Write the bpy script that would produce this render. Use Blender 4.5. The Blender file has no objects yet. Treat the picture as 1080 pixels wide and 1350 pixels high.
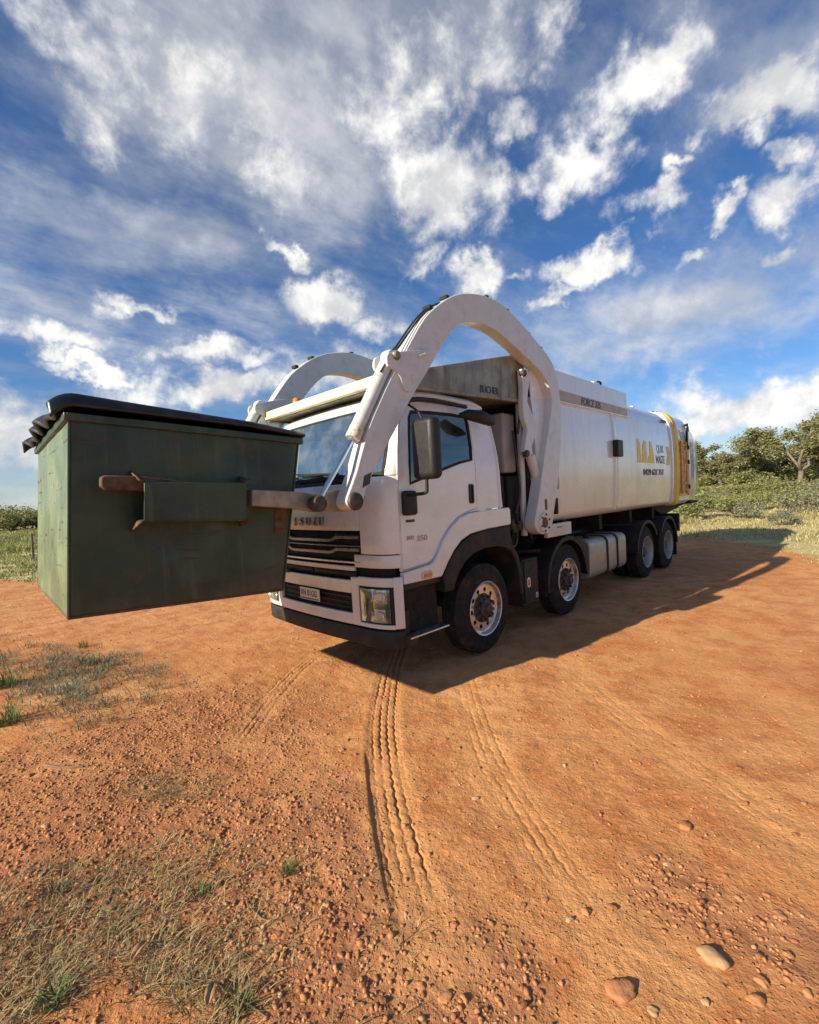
import bpy, bmesh, math, random
import numpy as np
from mathutils import Vector, Matrix
from mathutils.geometry import tessellate_polygon
random.seed(7); rng = np.random.default_rng(7)
scn = bpy.context.scene; COL = scn.collection

# ------------------------------------------------------------------ camera
CAM = Vector((-2.908, -4.216, 1.760)); YAW, PIT, ROL = map(math.radians, (44.90, -1.717, -2.905)); FPX = 607.1
_f = Vector((math.cos(PIT)*math.cos(YAW), math.cos(PIT)*math.sin(YAW), math.sin(PIT)))
_r = Vector((math.sin(YAW), -math.cos(YAW), 0)); _u = _r.cross(_f)
RT = math.cos(ROL)*_r + math.sin(ROL)*_u; UP = -math.sin(ROL)*_r + math.cos(ROL)*_u; FW = _f
cd = bpy.data.cameras.new('camera'); cam = bpy.data.objects.new('camera', cd); COL.objects.link(cam)
cam.matrix_world = Matrix(((RT.x, UP.x, -FW.x, CAM.x), (RT.y, UP.y, -FW.y, CAM.y), (RT.z, UP.z, -FW.z, CAM.z), (0, 0, 0, 1)))
cd.sensor_fit = 'HORIZONTAL'; cd.sensor_width = 36; cd.lens = 36*FPX/1080; cd.clip_start = 0.05; cd.clip_end = 5000
scn.camera = cam
scn.render.resolution_x, scn.render.resolution_y = 819, 1024
def ray(px, py): px, py = float(px), float(py); return FW + (px-540)/FPX*RT - (py-675)/FPX*UP
def P(px, py, ax, val):
    d = ray(px, py); t = (val-CAM[ax])/d[ax]; return CAM + t*d
def S(y, pts):                                    # photo pixels on a plane of constant y -> (x, z)
    return [(q.x, q.z) for q in (P(a, b, 1, y) for a, b in pts)]
def G(px, py): q = P(px, py, 2, 0.0); return (q.x, q.y)

# ------------------------------------------------------------------ sun, sky
KX, KY = 2.15, 0.44
SUND = Vector((-KX, KY, 1)).normalized()
SUN_EL = math.asin(SUND.z); SUN_AZ = math.atan2(SUND.x, SUND.y)   # azimuth clockwise from +y
sl = bpy.data.lights.new('sun', 'SUN'); sl.energy = 5.0; sl.angle = math.radians(0.53); sl.color = (1.0, 0.885, 0.69)
so = bpy.data.objects.new('sun', sl); COL.objects.link(so); so.rotation_euler = (-SUND).to_track_quat('-Z', 'Y').to_euler()
scn.view_settings.view_transform = 'Standard'; scn.view_settings.look = 'None'
scn.view_settings.exposure = 0.72; scn.view_settings.gamma = 1.0; scn.view_settings.use_curve_mapping = False

class NT:
    """tiny node-tree builder"""
    def __init__(s, tree): s.t = tree; s.n = tree.nodes; s.l = tree.links
    def set(s, sock, v):
        if isinstance(v, bpy.types.NodeSocket): s.l.new(v, sock)
        elif isinstance(v, (tuple, list)) and len(v) == 3 and sock.type == 'RGBA': sock.default_value = (*v, 1)
        else: sock.default_value = v
    def node(s, typ, ins=None, **kw):
        n = s.n.new(typ)
        for k, v in kw.items(): setattr(n, k, v)
        for k, v in (ins or {}).items(): s.set(n.inputs[k], v)
        return n
    def m(s, op, a, b=0.0, c=None, clamp=False):
        n = s.node('ShaderNodeMath', {0: a, 1: b}, operation=op, use_clamp=clamp)
        if c is not None: s.set(n.inputs[2], c)
        return n.outputs[0]
    def v(s, op, a, b=(0, 0, 0)):
        n = s.node('ShaderNodeVectorMath', {0: a}, operation=op)
        if op == 'SCALE': s.set(n.inputs['Scale'], b)
        else: s.set(n.inputs[1], b)
        return n.outputs['Value'] if op in ('LENGTH', 'DOT_PRODUCT', 'DISTANCE') else n.outputs['Vector']
    def noise(s, vec, scale, detail=6, rough=.55, dist=0.0, out='Fac'):
        return s.node('ShaderNodeTexNoise', {'Vector': vec, 'Scale': scale, 'Detail': detail, 'Roughness': rough, 'Distortion': dist}).outputs[out]
    def mr(s, v, a, b, c=0.0, d=1.0, smooth=True):
        return s.node('ShaderNodeMapRange', {0: v, 1: a, 2: b, 3: c, 4: d}, interpolation_type='SMOOTHSTEP' if smooth else 'LINEAR').outputs[0]
    def mix(s, f, a, b, blend='MIX'):
        n = s.node('ShaderNodeMix', data_type='RGBA', blend_type=blend)
        s.set(n.inputs[0], f); s.set(n.inputs[6], a); s.set(n.inputs[7], b); return n.outputs[2]
    def comb(s, x, y, z): return s.node('ShaderNodeCombineXYZ', {0: x, 1: y, 2: z}).outputs[0]

world = bpy.data.worlds.new('World'); scn.world = world; world.use_nodes = True
w = NT(world.node_tree); w.n.clear()
sky = w.node('ShaderNodeTexSky', sky_type='NISHITA', sun_disc=False)
sky.sun_elevation = SUN_EL; sky.sun_rotation = SUN_AZ; sky.altitude = 300; sky.air_density = 1.0; sky.dust_density = 0.4; sky.ozone_density = 2.2
skyc = w.node('ShaderNodeHueSaturation', {'Saturation': 1.16, 'Value': 1.0, 'Color': sky.outputs[0]}).outputs[0]
skyc = w.mix(1.0, skyc, (0.50, 0.61, 0.76), 'MULTIPLY')
dirv = w.node('ShaderNodeTexCoord').outputs['Generated']
sep = w.node('ShaderNodeSeparateXYZ', {0: dirv})
dx, dy, dz = sep.outputs
az = w.m('ARCTAN2', dx, dy); el = w.m('ARCSINE', w.m('MAXIMUM', w.m('MINIMUM', dz, .9999), -.9999))
zz = w.m('ADD', w.m('MAXIMUM', dz, 0.0), 0.16)
plan = w.comb(w.m('DIVIDE', dx, zz), w.m('DIVIDE', dy, zz), 0.0)       # position on a cloud deck
warp = w.v('SUBTRACT', w.noise(dirv, 5.0, 3, .55, 0, 'Color'), (.5, .5, .5))
warp2 = w.v('SUBTRACT', w.noise(dirv, 17.0, 4, .6, 0, 'Color'), (.5, .5, .5))
ae = w.comb(w.m('MULTIPLY', w.m('SUBTRACT', az, .785), w.m('COSINE', el)), el, 0.0)
ae = w.v('ADD', ae, w.v('ADD', w.v('SCALE', warp, .14), w.v('SCALE', warp2, .10)))
def azel(px, py):
    d = ray(px, py).normalized(); e = math.asin(d.z); return (math.atan2(d.x, d.y)-.785)*math.cos(e), e
# cumulus puffs and soft sheets: photo position, half width and half height in photo pixels, strength
CLOUDS = [(425, 398, 76, 42, 1.1), (600, 255, 100, 70, 1.1), (545, 150, 120, 85, .8), (850, 110, 105, 50, .95), (1000, 155, 82, 40, 1.0), (750, 215, 72, 46, .85),
          (855, 282, 56, 30, 1.0), (640, 362, 46, 26, 1.1), (775, 358, 74, 28, 1.05), (692, 356, 26, 12, .85), (975, 272, 30, 18, .95), (60, 447, 80, 22, .9),
          (260, 468, 120, 20, .8), (380, 335, 26, 14, .85), (1065, 245, 50, 42, .85), (1000, 540, 150, 46, 1.15), (20, 560, 100, 60, .9), (300, 515, 180, 28, .9),
          (690, 30, 80, 60, .75), (895, 235, 30, 16, .8), (940, 565, 80, 22, .9), (720, 395, 40, 14, .8), (820, 345, 30, 14, .75), (930, 330, 34, 16, .75), (800, 180, 36, 22, .75), (930, 195, 34, 18, .75), (690, 130, 40, 34, .75), (1040, 320, 30, 20, .75), (560, 345, 40, 16, .6), (500, 430, 60, 22, .7), (180, 410, 60, 14, .7), (120, 480, 90, 16, .8), (1050, 200, 40, 18, .8), (470, 500, 140, 54, .85), (230, 85, 150, 80, .55), (310, 200, 150, 70, .5), (110, 150, 60, 50, .6), (60, 20, 110, 60, .5)]
SHEETS = [(330, 110, 330, 190, 1.0), (420, 240, 260, 120, .8), (150, 300, 260, 70, .7), (60, 400, 220, 60, .75), (900, 415, 300, 62, 1.0), (1020, 340, 160, 60, .75), (820, 470, 230, 40, .85), (1040, 90, 120, 90, .8), (600, 40, 160, 110, .7), (330, 420, 260, 40, .5)]
def spread(L, edge):
    f_ = None
    for (cx, cy, hw, hh, k) in L:
        a0, e0 = azel(cx, cy); dd = ray(cx, cy).length
        v = w.v('MULTIPLY', w.v('SUBTRACT', ae, (a0, e0, 0)), (FPX*dd/hw, FPX*dd/hh, 0))
        b_ = w.mr(w.v('LENGTH', v), edge, 0.0, 0.0, k)
        f_ = b_ if f_ is None else w.m('MAXIMUM', f_, b_)
    return f_
field = spread(CLOUDS, 1.5); sheet = spread(SHEETS, 1.35)
fb = w.noise(dirv, 11.0, 9, .63, .15)
plan2 = w.node('ShaderNodeMapping', {'Vector': plan, 'Rotation': (0, 0, math.radians(38)), 'Scale': (0.75, 1.35, 1)}).outputs[0]
base = w.noise(plan2, 2.2, 9, .64, .15)                                  # the same broken cloud all round the sky
puff = w.mr(w.m('ADD', field, w.m('MULTIPLY', w.m('SUBTRACT', fb, .5), 1.6)), .20, .92)
soft = w.mr(w.m('ADD', w.m('MULTIPLY', sheet, .70), w.m('MULTIPLY', w.m('SUBTRACT', base, .5), 1.5)), .05, 1.0, 0, .85)
plan3 = w.node('ShaderNodeMapping', {'Vector': plan, 'Rotation': (0, 0, math.radians(20)), 'Scale': (0.85, 1.35, 1)}).outputs[0]
veil = w.m('MULTIPLY', w.mr(w.noise(plan3, 1.4, 8, .66, .15), .38, .78), .50)
hor = w.mr(dz, 0.0, .17, .55, 0.0)
def inv(x): return w.m('SUBTRACT', 1.0, x)
alpha = inv(w.m('MULTIPLY', inv(w.m('MULTIPLY', puff, .97)), w.m('MULTIPLY', w.m('MULTIPLY', inv(soft), inv(veil)), inv(hor))))
shade = w.noise(w.v('ADD', dirv, tuple(-.04*k for k in SUND)), 5.5, 6, .55, .2)
lump = w.mr(w.m('SUBTRACT', shade, fb), -.16, .14, 1.0, 0.0)
cb = w.m('MULTIPLY', w.m('ADD', .45, w.m('MULTIPLY', lump, .55)), w.mr(puff, 0, 1, .66, 1.0))
ccol = w.mix(cb, (2.1, 2.35, 2.8), (6.7, 6.55, 6.3))
wcol = w.mix(alpha, skyc, ccol)
bg = w.node('ShaderNodeBackground', {'Color': wcol, 'Strength': 0.10})
w.l.new(bg.outputs[0], w.node('ShaderNodeOutputWorld').inputs[0])

# ------------------------------------------------------------------ materials
MATS = {}
def mat(name, col, rough=.5, metal=0.0, var=.12, vscale=5.0, dirt=None, damt=.4, dscale=3.0, dust=None, bump=0.0, bscale=60.0, coat=0.0, spec=.5, streak=False):
    m = bpy.data.materials.new(name); m.use_nodes = True; t = NT(m.node_tree); t.n.clear()
    co = t.node('ShaderNodeTexCoord').outputs['Object']
    n1 = t.noise(co, vscale, 6, .6)
    c = t.mix(t.mr(n1, .3, .7), tuple(x*(1-var) for x in col), tuple(min(1, x*(1+var)) for x in col))
    ro = t.mr(t.noise(co, vscale*2.3, 5), .3, .7, max(.02, rough-.08), min(1, rough+.10))
    if dirt:
        vv = co
        if streak: vv = t.node('ShaderNodeMapping', {'Vector': co, 'Scale': (3.0, 3.0, .35)}).outputs[0]
        k = t.m('MULTIPLY', t.mr(t.noise(vv, dscale, 8, .65, .3), .46, .74), damt)
        c = t.mix(k, c, dirt); ro = t.m('ADD', ro, t.m('MULTIPLY', k, .35), clamp=True)
    if dust:                                     # red road dust thrown up by the wheels
        z = t.node('ShaderNodeSeparateXYZ', {0: co}).outputs[2]
        k = t.m('MULTIPLY', t.mr(t.m('ADD', z, t.m('MULTIPLY', t.noise(co, 2.2, 7, .65), .9)), dust[0], dust[1], 1, 0), dust[2])
        c = t.mix(k, c, (.36, .19, .10)); ro = t.m('ADD', ro, t.m('MULTIPLY', k, .5), clamp=True)
    b = t.node('ShaderNodeBsdfPrincipled', {'Base Color': c, 'Roughness': ro, 'Metallic': metal, 'Coat Weight': coat, 'Coat Roughness': .08, 'Specular IOR Level': spec})
    if bump:
        bn = t.node('ShaderNodeBump', {'Strength': 1.0, 'Distance': bump, 'Height': t.noise(co, bscale, 5, .6)}); t.l.new(bn.outputs[0], b.inputs['Normal'])
    t.l.new(b.outputs[0], t.node('ShaderNodeOutputMaterial').inputs[0]); MATS[name] = m; return m
GR = (.20, .14, .09)
mat('cab_white', (.70, .735, .73), .25, 0, .04, 2, (.22, .17, .11), .16, 3.5, dust=(1.15, 1.9, .22), coat=.6, bump=.0005, bscale=9)
mat('body_white', (.67, .70, .69), .22, 0, .05, 1.2, (.30, .25, .18), .30, 2.2, dust=(1.5, 2.9, .30), coat=.8, streak=True, bump=.0022, bscale=2.6)
mat('arm_white', (.57, .60, .59), .36, 0, .04, 3, (.20, .15, .09), .22, 9.0, dust=(1.5, 2.3, .25), coat=.2, bump=.0008, bscale=30)
mat('cream', (.74, .68, .48), .4, 0, .06, 4, (.22, .15, .08), .45, 5)
mat('steel_dirty', (.25, .225, .17), .42, .4, .30, 3.5, (.085, .06, .038), .8, 3.2, bump=.002, bscale=14, streak=True)
mat('fork_steel', (.30, .27, .21), .5, .45, .25, 7, (.16, .08, .04), .75, 6, bump=.0015, bscale=40)
mat('chrome_rod', (.72, .74, .76), .12, 1.0, .03)
mat('chrome', (.70, .70, .69), .22, .7, .04, dirt=GR, damt=.25)
mat('slat', (.34, .34, .34), .3, .6, .05, dirt=GR, damt=.4)
mat('badge', (.80, .80, .79), .2, .35, .03)
mat('alloy', (.66, .65, .63), .30, .9, .08, 9, (.25, .16, .10), .55, 9)
mat('hub_rust', (.085, .070, .060), .6, .5, .3, 25, (.07, .04, .025), .6, 20)
mat('rim_grey', (.42, .40, .37), .5, .4, .12, 9, (.26, .16, .10), .5, 8)
mat('rubber', (.016, .0155, .015), .85, 0, .2, 14, (.12, .070, .042), .55, 8, bump=.002, bscale=80, spec=.25)
mat('black_plastic', (.014, .014, .014), .5, 0, .2, 9, (.10, .07, .05), .22, 4, bump=.0006, bscale=160, spec=.35)
mat('fender_black', (.018, .0175, .017), .6, 0, .2, 6, (.11, .075, .055), .4, 3, spec=.3)
mat('chassis_black', (.010, .0095, .009), .7, 0, .3, 9, (.07, .048, .033), .5, 4, spec=.25)
mat('soft_black', (.01, .01, .01), .8, 0, .1)
mat('hose_black', (.02, .02, .02), .45, 0, .1, dirt=(.12, .08, .05), damt=.4)
mat('rust_chip', (.56, .54, .48), .5, 0, .1, 8, (.10, .06, .035), 1.0, 34, bump=.002, bscale=60)
mat('rust_metal', (.13, .075, .045), .75, .3, .35, 18, (.05, .03, .02), .7, 12, bump=.002, bscale=60)
mat('tank_alu', (.36, .345, .30), .42, .5, .08, 4, (.26, .18, .12), .55, 4)
mat('yellow', (.74, .50, .04), .45, 0, .12, 6, (.14, .08, .03), .6, 6)
mat('orange', (.58, .25, .03), .5, 0, .15, 8, (.16, .07, .03), .6, 9)
mat('stripe_beige', (.40, .33, .23), .42, 0, .08, 5, (.2, .14, .09), .3, 4)
mat('gold_print', (.74, .52, .03), .4, 0, .12, 12)
mat('dark_print', (.03, .032, .033), .45, 0, .1)
mat('silver_print', (.34, .29, .21), .4, .3, .1)
mat('plate_white', (.62, .60, .55), .45, 0, .05, 30, GR, .3, 30)
mat('plate_violet', (.13, .08, .22), .5, 0, .1)
mat('amber', (.60, .20, .02), .25, 0, .1)
mat('tail_red', (.35, .02, .015), .25, 0, .1)
mat('lens', (.55, .56, .55), .10, .6, .15, 30)
mat('seat_grey', (.06, .06, .065), .85, 0, .2)
mat('dash', (.46, .44, .38), .7, 0, .1)
mat('trim_light', (.34, .33, .30), .8, 0, .1)
mat('lid_black', (.012, .013, .015), .38, 0, .2, 5, (.10, .08, .06), .35, 6, bump=.0015, bscale=25)
mat('post_wood', (.16, .13, .10), .85, 0, .3, 20, bump=.003, bscale=40)
mat('bark', (.15, .13, .105), .85, 0, .35, 4, (.12, .09, .07), .6, 6, bump=.02, bscale=8)
mat('stick', (.20, .13, .08), .9, 0, .3, 30)
def mat_bin(name, ca, cb_):
    m = bpy.data.materials.new(name); m.use_nodes = True; t = NT(m.node_tree); t.n.clear()
    co = t.node('ShaderNodeTexCoord').outputs['Object']
    n1 = t.noise(co, 1.6, 8, .6, .4)
    c = t.mix(t.mr(n1, .34, .66), ca, cb_)
    st = t.node('ShaderNodeMapping', {'Vector': co, 'Scale': (9, 9, .5)}).outputs[0]
    c = t.mix(t.m('MULTIPLY', t.mr(t.noise(st, 1.6, 7, .62, .2), .50, .72), .55), c, (.085, .095, .058))     # faded runs
    scr = t.node('ShaderNodeMapping', {'Vector': co, 'Rotation': (0, .35, 0), 'Scale': (2.0, 2, 26)}).outputs[0]
    c = t.mix(t.m('MULTIPLY', t.mr(t.noise(scr, 1.3, 4, .5, .5), .63, .67), t.mr(t.noise(co, 2.6, 3), .46, .58, 0, .9)), c, (.035, .022, .014))   # scrapes
    z = t.node('ShaderNodeSeparateXYZ', {0: co}).outputs[2]
    c = t.mix(t.m('MULTIPLY', t.mr(t.m('ADD', z, t.m('MULTIPLY', t.noise(co, 3.5, 7, .65), .6)), .50, .18), .55), c, (.15, .11, .07))      # dust at the foot
    c = t.mix(t.m('MULTIPLY', t.mr(t.noise(co, 7.0, 9, .68), .58, .68), .75), c, (.060, .038, .022))           # rust
    b = t.node('ShaderNodeBsdfPrincipled', {'Base Color': c, 'Roughness': t.mr(t.noise(co, 6, 5), .3, .7, .32, .58)})
    bn = t.node('ShaderNodeBump', {'Strength': 1.0, 'Distance': .012, 'Height': t.noise(co, 2.4, 5, .5)}); t.l.new(bn.outputs[0], b.inputs['Normal'])
    t.l.new(b.outputs[0], t.node('ShaderNodeOutputMaterial').inputs[0]); MATS[name] = m
mat_bin('bin_green', (.013, .029, .017), (.036, .064, .032)); mat_bin('bin_green_sunlit', (.085, .125, .070), (.17, .215, .115))   # paler copy of the green: sunlight on the front face put into its colour
def mat_glass(name, tint, fmin, film=(.02, .14)):
    m = bpy.data.materials.new(name); m.use_nodes = True; t = NT(m.node_tree); t.n.clear()
    fr = t.node('ShaderNodeFresnel', {'IOR': 1.52}).outputs[0]
    tr = t.node('ShaderNodeBsdfTransparent', {'Color': (*tint, 1)}); gl = t.node('ShaderNodeBsdfGlossy', {'Color': (.86, 1, .97, 1), 'Roughness': .01})
    mx = t.node('ShaderNodeMixShader', {0: t.m('ADD', t.m('MULTIPLY', fr, 1.6), fmin, clamp=True)}); t.l.new(tr.outputs[0], mx.inputs[1]); t.l.new(gl.outputs[0], mx.inputs[2])
    co = t.node('ShaderNodeTexCoord').outputs['Object']
    du = t.node('ShaderNodeBsdfDiffuse', {'Color': (.50, .53, .50, 1)})
    mx2 = t.node('ShaderNodeMixShader', {0: t.mr(t.noise(co, 2.5, 8, .65), .40, .75, film[0], film[1])}); t.l.new(mx.outputs[0], mx2.inputs[1]); t.l.new(du.outputs[0], mx2.inputs[2])
    t.l.new(mx2.outputs[0], t.node('ShaderNodeOutputMaterial').inputs[0]); MATS[name] = m
mat_glass('windscreen', (.85, .97, .92), .30, (.03, .17)); mat_glass('sun_strip', (.10, .20, .18), .05); mat_glass('side_glass', (.30, .42, .38), .05); mat_glass('lamp_glass', (.9, .9, .9), .03)
def mat_leaf(name, c1, c2, tr=.3, rough=.6, scale=.6):
    m = bpy.data.materials.new(name); m.use_nodes = True; t = NT(m.node_tree); t.n.clear()
    co = t.node('ShaderNodeTexCoord').outputs['Object']
    inf = t.node('ShaderNodeNewGeometry').outputs['Random Per Island']
    k = t.m('ADD', t.m('MULTIPLY', inf, .6), t.m('MULTIPLY', t.noise(co, scale, 4), .5))
    c = t.mix(t.mr(k, .2, .85), c1, c2)
    d = t.node('ShaderNodeBsdfPrincipled', {'Base Color': c, 'Roughness': rough, 'Specular IOR Level': .3}); tl = t.node('ShaderNodeBsdfTranslucent', {'Color': c})
    mx = t.node('ShaderNodeMixShader', {0: tr}); t.l.new(d.outputs[0], mx.inputs[1]); t.l.new(tl.outputs[0], mx.inputs[2])
    t.l.new(mx.outputs[0], t.node('ShaderNodeOutputMaterial').inputs[0]); MATS[name] = m
mat_leaf('gum_leaf', (.14, .15, .065), (.34, .335, .165)); mat_leaf('bush_leaf', (.14, .16, .05), (.33, .34, .14)); mat_leaf('sage_leaf', (.16, .17, .10), (.33, .33, .22))
mat_leaf('straw', (.15, .105, .045), (.48, .39, .20), .2, .7, 1.2); mat_leaf('green_grass', (.05, .085, .02), (.15, .20, .06), .3, .6, 2.0)
mat_leaf('field_grass', (.25, .23, .085), (.60, .52, .26), .25, .7, .22); mat_leaf('green_field', (.14, .17, .05), (.36, .37, .14), .25, .7, .22)
mat_leaf('grey_weed', (.13, .135, .09), (.27, .26, .17), .25, .7, 2.0)
mat_leaf('dead_leaf', (.36, .19, .09), (.55, .34, .18), .15, .7, 20)
def mat_ground():
    m = bpy.data.materials.new('red_earth'); m.use_nodes = True; t = NT(m.node_tree); t.n.clear()
    co = t.node('ShaderNodeTexCoord').outputs['Object']
    ga = t.node('ShaderNodeAttribute', attribute_name='grass').outputs['Fac']
    gv = t.node('ShaderNodeAttribute', attribute_name='gravel').outputs['Fac']
    pk = t.node('ShaderNodeAttribute', attribute_name='packed').outputs['Fac']
    a = t.noise(co, .45, 8, .62, .5); b = t.noise(co, 3.2, 6, .65); f = t.noise(co, 38, 4, .7)
    c = t.mix(t.mr(a, .32, .68), (.53, .228, .085), (.65, .325, .135))
    c = t.mix(t.mr(b, .40, .66, 0, .80), c, (.44, .150, .048))
    c = t.mix(t.m('MULTIPLY', t.mr(f, .50, .72), .6), c, (.72, .40, .175)); c = t.mix(t.m('MULTIPLY', t.mr(t.noise(co, 75, 4, .7), .56, .72), .55), c, (.24, .095, .042))
    c = t.mix(t.m('MULTIPLY', gv, t.mr(b, .3, .6, .35, .8)), c, (.33, .145, .072))
    c = t.mix(t.m('MULTIPLY', pk, .35), c, (.64, .325, .125))
    vo = t.node('ShaderNodeTexVoronoi', {'Vector': t.v('ADD', co, t.v('SCALE', t.noise(co, 14, 3, .5, 0, 'Color'), .05)), 'Scale': 42.0})
    peb = t.m('MULTIPLY', t.mr(vo.outputs['Distance'], .40, .10), t.mr(t.node('ShaderNodeSeparateColor', {0: vo.outputs['Color']}).outputs[0], .55, .75))
    peb = t.m('MULTIPLY', peb, t.mr(gv, 0, .6, .18, 1.0))
    c = t.mix(t.m('MULTIPLY', peb, .5), c, t.mix(t.node('ShaderNodeSeparateColor', {0: vo.outputs['Color']}).outputs[1], (.30, .12, .06), (.60, .38, .22)))
    g = t.mix(t.mr(t.noise(co, .5, 8, .65), .35, .65), (.36, .31, .13), (.58, .48, .25))
    c = t.mix(t.mr(t.m('ADD', ga, t.m('MULTIPLY', t.m('SUBTRACT', t.noise(co, 2.0, 8, .7), .5), 1.1)), .35, .65), c, g)
    sp = t.node('ShaderNodeTexVoronoi', {'Vector': t.v('ADD', co, t.v('SCALE', t.noise(co, 30, 2, .5, 0, 'Color'), .03)), 'Scale': 55.0})
    clod = t.m('MULTIPLY', t.mr(sp.outputs['Distance'], .34, .12), t.mr(t.node('ShaderNodeSeparateColor', {0: sp.outputs['Color']}).outputs[2], .72, .86))
    c = t.mix(t.m('MULTIPLY', clod, .45), c, (.30, .12, .045))
    peb = t.m('ADD', peb, t.m('MULTIPLY', clod, .9))
    h = t.m('ADD', t.m('MULTIPLY', f, .009), t.m('ADD', t.m('MULTIPLY', t.noise(co, 130, 4, .7), .003), t.m('MULTIPLY', peb, .010)))
    h = t.m('ADD', h, t.m('MULTIPLY', t.noise(co, 9, 6, .65), .018))
    bn = t.node('ShaderNodeBump', {'Strength': 1.0, 'Distance': 1.0, 'Height': h})
    bs = t.node('ShaderNodeBsdfPrincipled', {'Base Color': c, 'Roughness': .92, 'Specular IOR Level': .15, 'Normal': bn.outputs[0]})
    t.l.new(bs.outputs[0], t.node('ShaderNodeOutputMaterial').inputs[0]); MATS['red_earth'] = m
mat_ground()
def mat_stone():
    m = bpy.data.materials.new('stone'); m.use_nodes = True; t = NT(m.node_tree); t.n.clear()
    co = t.node('ShaderNodeTexCoord').outputs['Object']; g = t.node('ShaderNodeNewGeometry').outputs['Random Per Island']
    oi = t.node('ShaderNodeObjectInfo').outputs['Random']
    k = t.m('FRACT', t.m('ADD', g, oi))
    c = t.mix(t.mr(k, .0, .55), (.25, .095, .042), (.46, .205, .085)); c = t.mix(t.mr(k, .78, 1.0), c, (.50, .30, .155))
    c = t.mix(t.mr(t.noise(co, 40, 5, .6), .4, .7, 0, .5), c, (.40, .17, .08))
    bn = t.node('ShaderNodeBump', {'Strength': 1.0, 'Distance': .006, 'Height': t.noise(co, 45, 6, .65)})
    bs = t.node('ShaderNodeBsdfPrincipled', {'Base Color': c, 'Roughness': .8, 'Specular IOR Level': .25, 'Normal': bn.outputs[0]})
    t.l.new(bs.outputs[0], t.node('ShaderNodeOutputMaterial').inputs[0]); MATS['stone'] = m
mat_stone()

# ------------------------------------------------------------------ mesh helpers
def link(name, me, m=None, parent=None, loc=None, smooth=True, ang=35):
    if m: me.materials.append(MATS[m] if isinstance(m, str) else m)
    if smooth:
        me.polygons.foreach_set('use_smooth', np.ones(len(me.polygons), bool))
        if ang: me.set_sharp_from_angle(angle=math.radians(ang))
    o = bpy.data.objects.new(name, me); COL.objects.link(o)
    if parent: o.parent = parent
    if loc: o.location = loc
    return o
def raw(name, vs, fs, m, parent=None, smooth=True, ang=35, fix=True):
    me = bpy.data.meshes.new(name); me.from_pydata([tuple(v) for v in vs], [], fs)
    if fix:
        bm = bmesh.new(); bm.from_mesh(me); bmesh.ops.remove_doubles(bm, verts=bm.verts, dist=1e-5); bmesh.ops.recalc_face_normals(bm, faces=bm.faces); bm.to_mesh(me); bm.free()
    return link(name, me, m, parent, None, smooth, ang)
def tag(o, label, cat=None, group=None, kind=None):
    if label: o['label'] = label
    if cat: o['category'] = cat
    if group: o['group'] = group
    if kind: o['kind'] = kind
    return o
def bevel_mod(o, wdt, seg=2, ang=40):
    b = o.modifiers.new('bevel', 'BEVEL'); b.width = wdt; b.segments = seg; b.limit_method = 'ANGLE'; b.angle_limit = math.radians(ang); b.harden_normals = False
    return o
def solid(o, th, off=-1):
    s = o.modifiers.new('solid', 'SOLIDIFY'); s.thickness = th; s.offset = off; return o
def box(name, X, Y, Z, m, parent=None, bev=.006, seg=2, top=None):
    (x0, x1), (y0, y1), (z0, z1) = X, Y, Z
    vs = [(x0, y0, z0), (x1, y0, z0), (x1, y1, z0), (x0, y1, z0), (x0, y0, z1), (x1, y0, z1), (x1, y1, z1), (x0, y1, z1)]
    if top: vs = [top(v) for v in vs]
    o = raw(name, vs, [(0, 3, 2, 1), (4, 5, 6, 7), (0, 1, 5, 4), (1, 2, 6, 5), (2, 3, 7, 6), (3, 0, 4, 7)], m, parent)
    if bev: bevel_mod(o, bev, seg)
    return o
def smooth_loop(pts, n=3, closed=True):
    out = []; N = len(pts)
    for i in range(N if closed else N-1):
        g = (lambda k: pts[k % N]) if closed else (lambda k: pts[min(max(k, 0), N-1)])
        p0, p1, p2, p3 = (np.array(g(i+k), float) for k in (-1, 0, 1, 2))
        for j in range(n):
            t = j/n; out.append(tuple(.5*((2*p1)+(-p0+p2)*t+(2*p0-5*p1+4*p2-p3)*t*t+(-p0+3*p1-3*p2+p3)*t**3)))
    if not closed: out.append(tuple(pts[-1]))
    return out
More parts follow.
